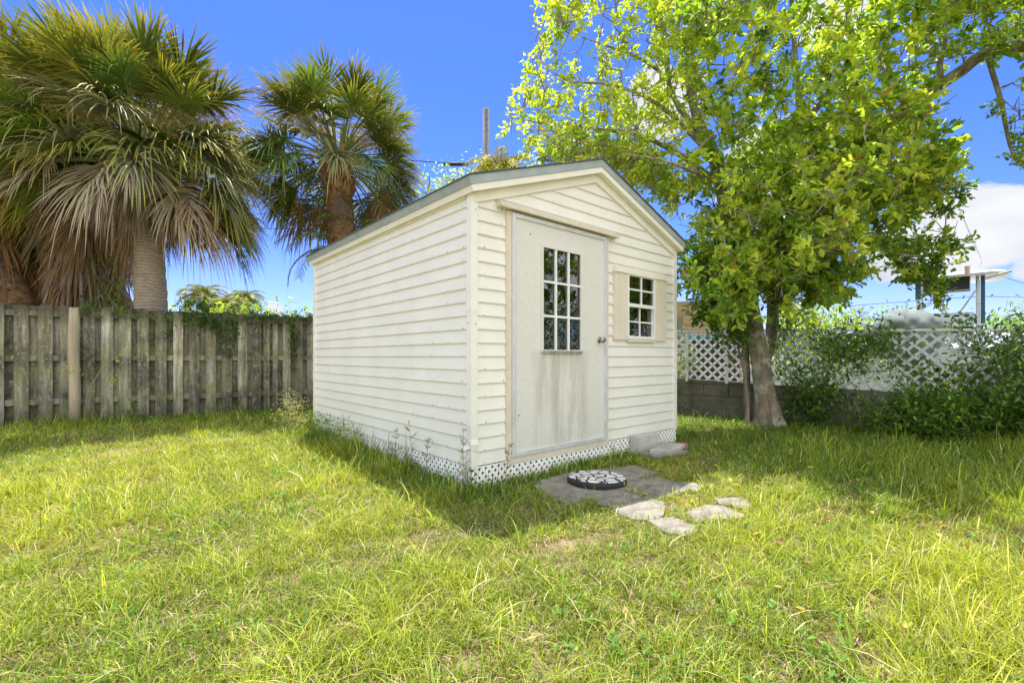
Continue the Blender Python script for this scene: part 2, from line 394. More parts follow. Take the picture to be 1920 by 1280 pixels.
# sheathing inside
mb=MB()
def sheet(pl):
    for (p,q,c,d) in pl: mb.add([(p,.02,c),(q,.02,c),(q,.02,d),(p,.02,d)],[(0,1,2,3)])
sheet([(0.03,DOOR[0],.17,2.3),(DOOR[1],WIN[0],.17,2.3),(WIN[1],SW-.03,.17,2.3),(WIN[0],WIN[1],.17,WIN[2]),(WIN[0],WIN[1],WIN[3],2.3),(DOOR[0],DOOR[1],DOOR[3],2.3)])
mb.add([(.02,.03,.17),(.02,SD-.02,.17),(.02,SD-.02,2.33),(.02,.03,2.33)],[(0,1,2,3)])
mb.add([(SW-.02,.03,.17),(SW-.02,SD-.02,.17),(SW-.02,SD-.02,2.33),(SW-.02,.03,2.33)],[(0,1,2,3)])
mb.add([(.02,SD-.02,.17),(SW-.02,SD-.02,.17),(SW-.02,SD-.02,2.33),(.02,SD-.02,2.33)],[(0,1,2,3)])
mb.box((.01,.03,.15),(SW-.01,SD-.02,.18))
mb.box((.03,.06,2.30),(SW-.03,SD-.03,2.325))
mb.build('inner_lining',M['inside'],shed)
# roof layers
def roof_layer(mb, d0,d1,inset,y0,y1,mi):
    n=np.array([-.331,.944])
    for s in (0,1):
        def P(x,z): return (x if s==0 else SW-x, z)
        e=np.array([-.1,2.423])+inset*np.array([.944,.331])
        A=e-d0*n; B=e-d1*n; pk=ztop(SW/2)
        poly=[P(*A),P(SW/2,pk-d0/.944),P(SW/2,pk-d1/.944),P(*B)]
        if s: poly=poly[::-1]
        mb.prism([(p[0],y0,p[1]) for p in poly],(0,y1-y0,0),mi)
mb=MB(); roof_layer(mb,-.009,-.002,-.012,-.112,SD+.11,0)
# ragged shingle tabs along the rake
for s in (0,1):
    x=-.1
    while x<SW/2-.02:
        l=random.uniform(.10,.16); xe=min(SW/2,x+l); h=random.uniform(.004,.010)
        poly=[(x,ztop(x)+.0095),(xe,ztop(xe)+.0095),(xe,ztop(xe)+.0095+h)]
        if s: poly=[(SW-a,b) for a,b in poly][::-1]
        mb.prism([(p[0],-.118+random.uniform(0,.006),p[1]) for p in poly],(0,SD+.22,0)); x=xe
roof=mb.build('roof',M['shingle'],shed)
mb=MB(); roof_layer(mb,0,.066,0,-.1,SD+.1,0); mb.build('drip_edge',M['grey_metal'],roof)
mb=MB(); roof_layer(mb,.067,.118,.008,-.093,SD+.093,0); mb.build('fascia',M['cream'],roof)
# frieze boards on the gable under the rake, and along the eave
mb=MB(); n=np.array([-.331,.944])
for s in (0,1):
    def P(x,z): return (x if s==0 else SW-x, z)
    poly=[P(.0,ztop(0)-.126),P(SW/2,ztop(SW/2)-.126),P(SW/2,ztop(SW/2)-.205),P(.0,ztop(0)-.205)]
    if s: poly=poly[::-1]
    mb.prism([(p[0],-.031,p[1]) for p in poly],(0,.029,0))
mb.build('rake_board',M['cream'],shed)
mb=MB(); mb.box((-.028,.06,WT-.03),(-.002,SD-.02,WT+.012)); mb.build('eave_board',M['cream'],shed)
# corner posts: folded metal, one dented
def cornerpost(x,y,sx,sy):
    mb=MB(); zs=[.165,.30,.36,.40,.9,1.36,1.42,2.0,WT-.005]; 
    w=.085
    for a in range(len(zs)-1):
        z0,z1=zs[a],zs[a+1]
        d=lambda z: (.010 if .33<z<.38 else 0)+(.006 if 1.38<z<1.44 else 0) if (sx<0 and sy<0) else 0
        o0,o1=.027+d(z0),.027+d(z1)
        X0,X1=x+sx*o0,x+sx*o1; Y0,Y1=y+sy*o0,y+sy*o1
        mb.add([(X0,Y0,z0),(x-sx*(w-.05),Y0,z0),(x-sx*(w-.05),Y1,z1),(X1,Y1,z1)],[(0,1,2,3)])
        mb.add([(X0,Y0,z0),(X0,y-sy*(w-.05),z0),(X1,y-sy*(w-.05),z1),(X1,Y1,z1)],[(3,2,1,0)])
        mb.add([(x-sx*(w-.05),Y0,z0),(x-sx*(w-.05),y,z0),(x-sx*(w-.05),y,z1),(x-sx*(w-.05),Y1,z1)],[(0,1,2,3)])
        mb.add([(X0,y-sy*(w-.05),z0),(x,y-sy*(w-.05),z0),(x,y-sy*(w-.05),z1),(X1,y-sy*(w-.05),z1)],[(0,1,2,3)])
    if sx<0 and sy<0:   # torn flap near the foot and screws
        mb.add([(-.0275,-.0275,.335),(-.060,-.010,.325),(-.066,.030,.318),(-.0275,.036,.375)],[(0,1,2,3)])
        for z in (.30,1.3,2.2):
            mb.box((.012,-.031,z),(.018,-.0265,z+.006),1); mb.box((-.031,.018,z+.01),(-.0265,.024,z+.016),1)
        mb.box((-.032,-.020,.345),(-.026,-.013,.352),1)
    mb.build('corner_post',[M['siding'],M['dark']],shed)
cornerpost(0,0,-1,-1); cornerpost(SW,0,1,-1); cornerpost(0,SD,-1,1); cornerpost(SW,SD,1,1)
# door
mb=MB()
mb.box((.335,-.034,.15),(.384,.0,2.262)); mb.box((1.652,-.034,.15),(1.692,.0,2.262)); mb.box((.384,-.033,.15),(1.652,.0,.205))
mb.build('door_casing',M['beige'],shed)
mb=MB(); mb.prism([(.235,-.0,2.335),(.235,-.030,2.333),(.235,-.085,2.300),(.235,-.085,2.268),(.235,-.078,2.268),(.235,-.074,2.274),(.235,0,2.268)],(1.585,0,0))
mb.build('door_header',M['beige'],shed)
D0,D1,Z0,Z1=.418,1.622,.238,2.225; a0,a1,b0,b1=.748,1.262,1.105,2.026
mb=MB()
for bx in ((D0,a0,Z0,Z1),(a1,D1,Z0,Z1),(a0,a1,Z0,b0),(a0,a1,b1,Z1)): mb.box((bx[0],-.030,bx[2]),(bx[1],.010,bx[3]))
door=mb.build('door',M['door'],shed)
mb=MB()
for (x0,x1,z0,z1,yy) in ((.386,D0+.004,.207,2.255,-.046),(D1-.004,1.650,.207,2.255,-.046),(D0+.004,D1-.004,.207,Z0+.004,-.045),(D0+.004,D1-.004,Z1-.004,2.255,-.045)):
    mb.box((x0,yy,z0),(x1,-.001,z1))
for (x0,x1,z0,z1) in ((.400,.406,.215,2.245),(1.630,1.636,.215,2.245)): mb.box((x0,-.052,z0),(x1,-.046,z1))
mb.build('door_frame',M['alu'],door)
mb=MB(); e=.022
for (x0,x1,z0,z1) in ((a0-e,a0+.006,b0-e,b1+e),(a1-.006,a1+e,b0-e,b1+e),(a0+.006,a1-.006,b0-e,b0+.006),(a0+.006,a1-.006,b1-.006,b1+e)): mb.box((x0,-.042,z0),(x1,-.028,z1))
wf=mb.build('window_frame',M['door'],door)
mb=MB()
for i in (1,2):
    x=a0+(a1-a0)*i/3; mb.box((x-.011,-.038,b0+.006),(x+.011,-.022,b1-.006))
    z=b0+(b1-b0)*i/3; mb.box((a0+.006,-.036,z-.010),(a1-.006,-.024,z+.010))
mb.build('glazing_bars',M['white'],door)
mb=MB(); mb.add([(a0,-.02,b0),(a1,-.02,b0),(a1,-.02,b1),(a0,-.02,b1)],[(0,1,2,3)]); mb.build('pane',M['glass'],door)
mb=MB(); mb.box((a0-.01,-.050,b0-.028),(a1+.014,-.030,b0-.004)); mb.build('window_sill',simple('mouldy_sill',(.30,.29,.24),.8,.5,40),door)
# knob
mb=MB(); k=(1.548,-.03,1.215)
mb.tube([(k[0],k[1],k[2]),(k[0],k[1]-.006,k[2])],[.034,.031],20)
mb.tube([(k[0],k[1]-.006,k[2]),(k[0],-.06,k[2])],.011,12)
mb.tube([(k[0],-.058,k[2]),(k[0],-.064,k[2]),(k[0],-.078,k[2]),(k[0],-.090,k[2]),(k[0],-.094,k[2])],[.014,.025,.029,.024,.012],20)
mb.box((1.59,-.050,1.200),(1.64,-.0465,1.232))
mb.build('door_knob',M['knob'],door,True)
for x,z in ((.47,.55),(.60,2.11)): mb=MB(); mb.tube([(x,-.03,z),(x,-.033,z)],.006,8); mb.build('screw',M['dark'],door)
# window
mb=MB(); w0,w1,v0,v1=WIN
for (x0,x1,z0,z1) in ((w0-.006,w0+.018,v0,v1),(w1-.018,w1+.006,v0,v1),(w0+.018,w1-.018,v0,v0+.026),(w0+.018,w1-.018,v1-.02,v1),(w0+.018,w1-.018,1.585,1.622)): mb.box((x0,-.040,z0),(x1,.02,z1))
win=mb.build('window',M['white'],shed)
mb=MB(); xm=(w0+w1)/2
mb.box((xm-.009,-.034,1.622),(xm+.009,-.020,v1-.02)); mb.box((w0+.018,-.033,1.765),(w1-.018,-.021,1.783))
mb.box((xm-.008,-.012,v0+.026),(xm+.008,.0,1.585)); mb.box((w0+.018,-.011,1.42),(w1-.018,-.001,1.436)); mb.build('glazing_bars',M['white'],win)
mb=MB(); mb.add([(w0,-.019,1.60),(w1,-.019,1.60),(w1,-.019,v1),(w0,-.019,v1)],[(0,1,2,3)]); mb.build('pane',M['glass'],win)
mb=MB(); mb.add([(w0,.002,v0),(w1,.002,v0),(w1,.002,1.60),(w0,.002,1.60)],[(0,1,2,3)]); mb.build('pane',M['glass'],win)
mb=MB()
for (x0,x1) in ((1.795,2.022),(2.556,2.80)):
    mb2=MB(); nst=3; ww=(x1-x0)/nst
    for i in range(nst): mb2.box((x0+i*ww+(.0015 if i else 0),-.036-.004*(i%2),1.225),(x0+(i+1)*ww,-.004,1.93))
    mb2.build('shutter',M['shutter'],shed)
mb=MB(); mb.box((1.785,-.050,1.932),(2.805,-.004,1.985)); mb.build('window_header',M['cream'],shed)
mb=MB(); mb.box((2.024,-.046,1.205),(2.554,-.004,1.243)); mb.build('window_sill',M['beige'],shed)

# lattice
def clip(poly, w, h):
    for ax,sgn,lim in ((0,1,0),(0,-1,-w),(1,1,0),(1,-1,-h)):
        out=[]; n=len(poly)
        for i in range(n):
            a,b=poly[i],poly[(i+1)%n]; da=sgn*a[ax]-lim; db=sgn*b[ax]-lim
            if da>=0: out.append(a)
            if da*db<0:
                t=da/(da-db); out.append((a[0]+(b[0]-a[0])*t,a[1]+(b[1]-a[1])*t))
        poly=out
        if len(poly)<3: return []
    return poly
def lattice(mb, w, h, pitch, sw, place, thick, mi=0, off=0.0):
    """place(x,z,out)->point; pitch measured along the panel"""
    q=sw/2*math.sqrt(2)
    for s in (1,-1):
        c=-h-pitch+off
        while c<w+h+pitch:
            if s==1: poly=[(c-q,0),(c+q,0),(c+h+q,h),(c+h-q,h)]
            else: poly=[(c+h-q,0),(c+h+q,0),(c+q,h),(c-q,h)]
            pl=clip(poly,w,h)
            if len(pl)>=3:
                o=0 if s==1 else thick
                A=[np.array(place(x,z,o)) for x,z in pl]; B=[np.array(place(x,z,o+thick)) for x,z in pl]
                n=len(pl); mb.add(A+B,[tuple(range(n)),tuple(range(n,2*n))[::-1]]+[(i,n+i,n+(i+1)%n,(i+1)%n) for i in range(n)],mi)
            c+=pitch
mb=MB(); lattice(mb,SW+.03,ZW0-.005,.066,.0265,lambda x,z,o:(x-.02,-.016-o-.10*max(0,(.20-x))*(ZW0-z)*2.2,z),.004); mb.build('lattice_skirt',M['lattice'],shed)
mb=MB(); lattice(mb,SD,ZW0-.005,.066,.0265,lambda x,z,o:(-.010-o,x,z),.004); mb.build('lattice_skirt',M['lattice'],shed)
for x in (.05,1.5,2.9):
    for y in (.3,1.8,3.3): mb=MB(); mb.box((x-.1 if x>1 else .06,y-.1,-.02),(x+.1,y+.1,.15)); mb.build('footing',M['block'],shed)

def local(x,y,z=0):      # shed-local to world
    p=C0+RV*x+LV*y; return np.array([p[0],p[1],z])

# ------------------------------------------------------------------ pavers, stepping stone, blocks
pv=[([(1021,899),(1070,886),(1118,893),(1140,914),(1136,921),(1098,932),(1068,939),(1030,925),(1007,909)],'large pale paver slab with rounded corner in front of the door'),
    ([(1112,931),(1153,914),(1204,928),(1149,947),(1122,943)],'shaded dark paver wedge at the middle of the patio'),
    ([(1160,911),(1197,897),(1234,895),(1270,905),(1290,917),(1234,931),(1211,926)],'grey paver slab just right of the round stepping stone'),
    ([(1152,950),(1207,930),(1243,942),(1241,963),(1230,971),(1192,972),(1164,961)],'sunlit bare paver slab at the lower edge of the patio'),
    ([(1218,974),(1262,969),(1300,984),(1305,996),(1281,1002),(1248,995)],'sunlit paver nearest the camera half sunk in grass'),
    ([(1290,962),(1323,948),(1356,950),(1398,967),(1375,973),(1335,972),(1312,979)],'right hand sunlit paver crossed by grass'),
    ([(1340,932),(1387,930),(1410,942),(1398,951),(1351,943)],'outermost paver at the right end littered with dry leaves'),
    ([(1143,912),(1156,908),(1195,894),(1230,885),(1190,872),(1120,880),(1120,892)],'paver lying behind and under the round stepping stone'),
    ([(1275,904),(1300,905),(1318,914),(1300,922),(1293,917)],'small paver fragment between grass right of the patio')]
pavpoly=[]
for pts,lab in pv:
    P=[G(x,y,.018) for x,y in pts]; c=sum(P)/len(P); P=[c+(p-c)*1.11 for p in P]; pavpoly.append(np.array([p[:2] for p in P]))
    Q=[]
    for i in range(len(P)):
        a,b=P[i],P[(i+1)%len(P)]; m=max(2,int(np.linalg.norm(b-a)/.04)); nrm=np.array([-(b-a)[1],(b-a)[0],0])/ (np.linalg.norm(b-a)+1e-9)
        for k in range(m): Q.append(a+(b-a)*k/m+nrm*random.uniform(-.006,.006))
    P=Q; mb=MB(); n=len(P); h=random.uniform(-.006,.006)
    ring=lambda s,z:[((p[0]-c[0])*s,(p[1]-c[1])*s,z+h) for p in P]
    mb.add(ring(1,-.03)+ring(1,.010)+ring(.985,.016),[tuple(range(2*n,3*n))]+[(i,(i+1)%n,n+(i+1)%n,n+i) for i in range(n)]+[(n+i,n+(i+1)%n,2*n+(i+1)%n,2*n+i) for i in range(n)])
    o=mb.build('paver',M['paver']); o.location=(c[0],c[1],0)
    tag(o,lab,'paver','concrete pavers in front of the shed door')
st=thing('stepping_stone','round black stepping stone with white crazy paving mosaic on top','stepping stone',(.70,3.82,.03))
mb=MB(); n=40
rr=[.238*(1+.012*sin(3*t)+.01*sin(7*t+1)) for t in np.linspace(0,2*pi,n+1)[:-1]]
ring=lambda s,z:[(rr[i]*s*cos(2*pi*i/n),rr[i]*s*sin(2*pi*i/n),z) for i in range(n)]
mb.add(ring(1.0,0)+ring(1.02,.03)+ring(.97,.052),[(i,(i+1)%n,n+(i+1)%n,n+i) for i in range(n)]+[(n+i,n+(i+1)%n,2*n+(i+1)%n,2*n+i) for i in range(n)]+[tuple(range(2*n,3*n))])
mb.build('body',M['blackstone'],st)
mb=MB(); mb.add(ring(.97,.0525)+ring(.95,.058),[(i,(i+1)%n,n+(i+1)%n,n+i) for i in range(n)]+[tuple(range(n,2*n))]); mb.build('mosaic_top',M['mosaic'],st)
st.rotation_euler=(rad(-1.5),rad(1.5),.4); st.location.z=.016; st.scale=(1,1,.85)
def rock(name,c,r,mat,label,cat,sq=(1,1,.5),group=None,seed=0,sub=2):
    import bmesh
    bm=bmesh.new(); bmesh.ops.create_icosphere(bm,subdivisions=sub,radius=1)
    q=random.Random(seed); ph=[q.uniform(0,6) for _ in range(6)]
    for v in bm.verts:
        p=v.co; k=1+.18*sin(3*p.x+ph[0])*sin(2.5*p.y+ph[1])+.12*sin(5*p.z+ph[2]+2*p.x)
        v.co=mathutils.Vector((p.x*sq[0]*k*r,p.y*sq[1]*k*r,p.z*sq[2]*k*r))
    me=bpy.data.meshes.new(name); bm.to_mesh(me); bm.free()
    o=link(name,me,mat,None); o.location=c; return tag(o,label,cat,group)
# pale block leaning on the skirt, slabs beside it
def slab(name,x0,x1,y0,y1,z0,z1,mat,label,cat,rz=0,rx=0,group=None):
    mb=MB(); w,d,h=(x1-x0)/2,(y1-y0)/2,(z1-z0); b=.006
    pts=[(-w,-d),(w,-d),(w,d),(-w,d)]
    mb.add([(x,y,0) for x,y in pts]+[(x,y,h-b) for x,y in pts]+[(x*(1-b/w),y*(1-b/d),h) for x,y in pts],
        [(3,2,1,0),(8,9,10,11)]+[(i,(i+1)%4,4+(i+1)%4,4+i) for i in range(4)]+[(4+i,4+(i+1)%4,8+(i+1)%4,8+i) for i in range(4)])
    o=mb.build(name,mat); p=local((x0+x1)/2,(y0+y1)/2,z0); o.location=p; o.rotation_euler=(rx,0,math.atan2(RV[1],RV[0])+rz)
    return tag(o,label,cat,group)
slab('concrete_block',2.06,2.46,-.15,-.045,0,.205,M['paleblock'],'pale concrete block standing on edge against the lattice skirt under the window','block')
slab('stone_slab',2.10,2.62,-.42,-.20,.045,.085,M['rock'],'flat pale slab lying on top of the small pile by the block','stone slab',.25)
slab('stone_slab',2.02,2.52,-.44,-.18,.0,.045,M['paver'],'lower grey slab of the small pile by the block','stone slab',-.1)
slab('broken_brick',2.62,2.80,-.34,-.22,0,.07,simple('terracotta',(.35,.17,.09),.85,.2,20),'rusty brown brick fragment in the grass right of the slabs','brick',.5)
rock('stone',G(1505,800)+np.array([0,0,.04]),.09,M['rock'],'pale rounded stone in the grass right of the tree foot','stone',(1,.8,.55),seed=2)

# ------------------------------------------------------------------ wooden fence on the left
FA=np.array([-7.50,6.8]); FB=np.array([-3.91,9.04]); fd=(FB-FA)/np.linalg.norm(FB-FA); fn=np.array([fd[1],-fd[0]])   # fn points to camera side
def fence_s(px):
    k=(px-CX)/F; return (FA[0]-k*FA[1])/(k*fd[1]-fd[0])
fence=thing('wooden_fence','weathered shadow box wooden fence with mossy grey boards along the left side','fence',(FA[0],FA[1],0),math.atan2(fd[1],fd[0]))
fr_spans=[(-110,-80),(-45,-20),(-14,9.5),(28.5,55.5),(73,100),(114,135),(157,179),(190.5,213),(224.5,247),(258.5,280),(292,313),(325,343.5),(355.5,374),(386,405),(416.5,435),(446,463.5),(472.5,489),(494,505.5),(511,520.5),(529.5,544),(552.5,567.5),(575,588)]
mb=MB(); H0=1.83; ztopf=lambda s:1.82
def board(mb,s0,s1,y0,y1,h,tone):
    w=s1-s0; c=min(.035,w*.3); j=random.uniform(-.02,.02); z0=.03+random.uniform(0,.03)
    tl=random.uniform(-.004,.004)
    poly=[(s0,z0),(s1,z0),(s1+tl,h-c+j),(s1-c+tl,h+j-.004),(s0+c+tl,h+j),(s0+tl,h-c*.9+j)]
    mb.prism([(x,y0,z) for x,z in poly][::-1],(0,y1-y0,0),0,tone)
def tone(): 
    k=random.uniform(.55,1.35); return (k*random.uniform(.95,1.05),k,k*random.uniform(.9,1.0))
ss=[]
for a,b in fr_spans:
    s0,s1=fence_s(a),fence_s(b); ss.append((s0,s1)); board(mb,s0,s1,-.045,-.027,H0,tone())
s=ss[-1][1]+.10
while s<8.6:                       # goes on behind the shed
    board(mb,s,s+.14,-.045,-.027,H0,tone()); ss.append((s,s+.14)); s+=.25
s=ss[0][0]-.25
while s>-3.2: board(mb,s,s+.14,-.045,-.027,H0,tone()); ss.insert(0,(s,s+.14)); s-=.25
mb.build('front_boards',M['wood'],fence,col=True)
mb=MB()
for (a,b),(c,d) in zip(ss[:-1],ss[1:]):
    if c-b<.03: continue
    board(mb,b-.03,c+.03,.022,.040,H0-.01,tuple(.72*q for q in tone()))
mb.build('back_boards',M['wood'],fence,col=True)
for z in (.32,.98,1.66):
    mb=MB(); mb.box((-3.2,-.026,z),(8.6,.021,z+.085),0,(.9,.9,.85)); mb.build('rail',M['wood'],fence,col=True)
for s in (-2,.1,2.9,5.3,7.6):
    mb=MB(); mb.box((s-.045,.042,0),(s+.045,.13,1.75),0,(.7,.7,.65)); mb.build('post',M['wood'],fence,col=True)
# the round post in front
p=G(145,797); s=fence_s(144); bp=FA+fd*s+fn*.14
mb=MB(); mb.tube([(0,0,-.05),(.01,0,.5),(-.012,0,1.1),(.0,0,1.5),(.002,0,1.79),(.002,0,1.80)],[.072,.072,.067,.064,.060,.052],16,0,(.43,.37,.26),wob=lambda i,t:1+.05*sin(2*t+i))
o=mb.build('fence_post',M['post_wood'],None,True,col=True); o.location=(bp[0],bp[1],0)
tag(o,'pale tan round timber post standing in front of the mossy fence','post')

# ------------------------------------------------------------------ white lattice fence over block wall (right)
BA=np.array([3.19,8.15]); BB=np.array([5.94,5.80]); bd=(BB-BA)/np.linalg.norm(BB-BA); bn=np.array([-bd[1],bd[0]])*-1    # toward camera side
if bn.dot(-BA)<0: bn=-bn
def bs_(px): k=(px-CX)/F; return (BA[0]-k*BA[1])/(k*bd[1]-bd[0])
def btop(s): return 1.50-.031*s
def bbot(s): return .656-.033*s
bl=thing('block_wall','low grey concrete block wall along the right side carrying the lattice','wall',(BA[0],BA[1],0),math.atan2(bd[1],bd[0]))
yc=1 if (np.array([-bd[1],bd[0]]).dot(bn)>0) else -1      # local y sign of the camera side
mb=MB(); s=-4.2; rows=3
r=0; hh=.2
for r in range(4):
    s=-4.2-(.2 if r%2 else 0)
    while s<10:
        z0=r*hh-.02; z1=z0+hh
        zt=bbot(s+.2)
        if z0<zt-.02:
            k=random.uniform(.75,1.3); j=random.uniform(0,.006)
            mb.box((s+.004,-.08-j,z0+.004),(s+.396,.08+j,min(z1,zt)-.004))
        s+=.4
mb.build('blocks',M['block'],bl)
mb=MB(); mb.box((-4.2,-.074,-.02),(10,.074,.33)); mb.build('mortar',M['paver'],bl)
lf=thing('lattice_fence','white diagonal lattice fence panels fixed on top of the block wall','fence',(BA[0],BA[1],0),math.atan2(bd[1],bd[0]))
posts=[bs_(1292),bs_(1366),bs_(1531)]
posts=[-4.0,-2.2]+posts+[posts[-1]+2.2,posts[-1]+4.4,posts[-1]+6.6]
for a,b in zip(posts[:-1],posts[1:]):
    mb=MB(); w=b-a
    def place(x,z,o,a=a): s=a+x; return (s, yc*(.085+o), bbot(s)+.0+z)
    h=btop(a)-bbot(a)-.02
    lattice(mb,w,h,.154,.037,place,.006,off=random.uniform(0,.1)); mb.build('lattice_panel',M['vinyl'],lf)
for a in posts:
    mb=MB(); mb.box((a-.022,yc*.098 if yc>0 else -.118,bbot(a)-.04),(a+.022,yc*.118 if yc>0 else -.098,btop(a)+.0)); mb.build('post',M['lattice'],lf)
for a,b in zip(posts[:-1],posts[1:]):
    mb=MB(); za,zb=btop(a),btop(b); y0,y1=sorted((yc*.07,yc*.125))
    mb.prism([(a+.001,y0,za-.022),(b-.001,y0,zb-.022),(b-.001,y0,zb+.006),(a+.001,y0,za+.006)],(0,y1-y0,0)); mb.build('top_rail',M['lattice'],lf)

# ------------------------------------------------------------------ foliage machinery
def rot_frames(d, rng):
    """for directions d (n,3): random perpendicular side and normal"""
    d=d/ (np.linalg.norm(d,axis=1,keepdims=True)+1e-9)
    r=rng.normal(size=d.shape); s=np.cross(d,r); s/= (np.linalg.norm(s,axis=1,keepdims=True)+1e-9)
    return d,s,np.cross(s,d)
def leaves(P, D, size, wid, rng, fold=.25, upbias=.0):
    """elliptic folded leaves: base P, direction D"""
    n=len(P); d,s,nn=rot_frames(D,rng)
    if upbias>0:       # turn blades to face up
        s=np.cross(d,np.tile([0,0,1.],(n,1)))+rng.normal(size=(n,3))*(1-upbias)
        s/= (np.linalg.norm(s,axis=1,keepdims=True)+1e-9); nn=np.cross(s,d)
    L=size[:,None]; Wd=(size*wid)[:,None]
    b=P; t=P+d*L-nn*L*.08
    q=lambda f,w,u:P+d*L*f+s*Wd*w+nn*Wd*u
    V=np.stack([b,q(.35,.42,fold*.5),q(.78,.40,fold*.5),t,q(.78,-.40,fold*.5),q(.35,-.42,fold*.5)],1)
    return V
LEAFT=[(0,1,2,3),(3,4,5,0)]
def noise3(P, sc, seed):
    r=np.random.default_rng(seed); out=np.zeros(len(P))
    for i in range(5):
        k=r.normal(size=3)*sc*(1+.5*i); out+=np.sin(P@k+r.uniform(0,6.3))/(1+.4*i)
    return out/2.6
def inpoly(pts, poly):
    x,y=pts[:,0],pts[:,1]; c=np.zeros(len(pts),bool); n=len(poly)
    for i in range(n):
        x0,y0=poly[i]; x1,y1=poly[(i+1)%n]
        hit=((y0>y)!=(y1>y)); xs=x0+(y-y0)*(x1-x0)/((y1-y0) if y1!=y0 else 1e-9)
        c^= hit&(x<xs)
    return c
def sample_poly(poly, n, rng):
    poly=np.array(poly,float); lo,hi=poly.min(0),poly.max(0); out=np.zeros((0,2))
    while len(out)<n:
        p=lo+rng.random((n*2,2))*(hi-lo); out=np.vstack([out,p[inpoly(p,poly)]])
    return out[:n]
def smoothpath(pts, step=.15):
    pts=[np.array(p,float) for p in pts]; out=[]
    for i in range(len(pts)-1):
        p0=pts[max(i-1,0)]; p1=pts[i]; p2=pts[i+1]; p3=pts[min(i+2,len(pts)-1)]
        n=max(2,int(np.linalg.norm(p2-p1)/step))
        for k in range(n):
            t=k/n; out.append(.5*((2*p1)+(-p0+p2)*t+(2*p0-5*p1+4*p2-p3)*t*t+(-p0+3*p1-3*p2+p3)*t**3))
    out.append(pts[-1]); return out

# ------------------------------------------------------------------ the big leafy tree
r2=np.random.default_rng(21)
TB=np.array([3.81,6.95,0.])
def limb(pxs, r0, r1): 
    P=smoothpath([W(*q) for q in pxs]); n=len(P); return P,[r0+(r1-r0)*(i/(n-1)) for i in range(n)]
limbs=[]
trunkpts=[(1437,806,6.95),(1432,740,6.95),(1420,650,6.95),(1407,580,6.95),(1388,500,6.97),(1368,420,7.0),(1352,350,7.05),(1338,290,7.1),(1312,235,7.2),(1298,180,7.25),(1294,110,7.3),(1296,40,7.3),(1290,-60,7.4),(1270,-160,7.5)]
P=smoothpath([W(*q) for q in trunkpts],.12); n=len(P)
hts=np.array([p[2] for p in P]); rads=np.interp(hts,[0,.15,.5,1.2,2.2,3.5,5,8],[.245,.185,.14,.12,.11,.095,.07,.04])
limbs.append((P,list(rads)))
limbs.append(limb([(1405,575,6.95),(1430,470,7.3),(1462,337,7.4),(1484,262,7.4),(1506,231,7.4),(1534,200,7.3),(1575,140,7.1),(1600,90,7.0),(1592,40,6.9),(1580,-80,6.8)],.10,.025))
limbs.append(limb([(1506,231,7.4),(1497,175,7.5),(1490,90,7.6),(1480,-60,7.6)],.06,.02))
limbs.append(limb([(1400,560,6.95),(1440,480,6.6),(1520,370,6.2),(1600,280,6.0),(1672,222,5.9),(1759,162,5.8),(1806,131,5.7),(1850,98,5.6),(1920,88,5.5),(2050,70,5.4),(2200,60,5.3)],.12,.035))
limbs.append(limb([(1850,98,5.6),(1862,140,5.6),(1878,194,5.55),(1886,240,5.5),(1902,297,5.5),(1935,320,5.45)],.03,.010))
limbs.append(limb([(1765,160,5.8),(1762,120,5.85),(1775,60,5.9),(1765,-20,6.0)],.035,.012))
limbs.append(limb([(1338,290,7.1),(1262,180,7.6),(1250,100,7.7),(1244,20,7.8),(1235,-70,7.9)],.06,.02))
limbs.append(limb([(1256,150,7.6),(1200,110,7.6),(1120,80,7.6),(1060,60,7.5)],.03,.008))
limbs.append(limb([(1352,350,7.05),(1290,300,7.0),(1200,255,7.2),(1100,240,7.3),(1010,230,7.3),(960,220,7.2)],.05,.006))
limbs.append(limb([(1340,300,7.1),(1240,200,6.9),(1150,160,6.9),(1060,150,7.0),(1000,100,7.1)],.04,.006))
limbs.append(limb([(1388,500,6.97),(1460,450,6.3),(1560,432,5.9),(1616,447,5.8),(1676,476,5.8),(1740,480,5.75),(1790,470,5.7)],.05,.008))
limbs.append(limb([(1420,620,6.9),(1390,560,6.4),(1340,510,5.9),(1280,500,5.6)],.04,.008))
limbs.append(limb([(1676,476,5.8),(1700,500,5.8),(1735,530,5.78),(1765,560,5.76)],.012,.004))
#limbs.append(limb([(1368,420,7.0),(1400,340,6.2),(1430,260,5.6),(1450,150,5.2),(1460,20,4.9),(1465,-100,4.8)],.05,.012))
limbs.append(limb([(1520,370,6.2),(1600,330,5.7),(1680,270,5.4),(1740,220,5.2)],.03,.006))
limbs.append(limb([(1352,350,7.05),(1330,335,6.5),(1240,300,6.2),(1160,290,6.2)],.04,.008))
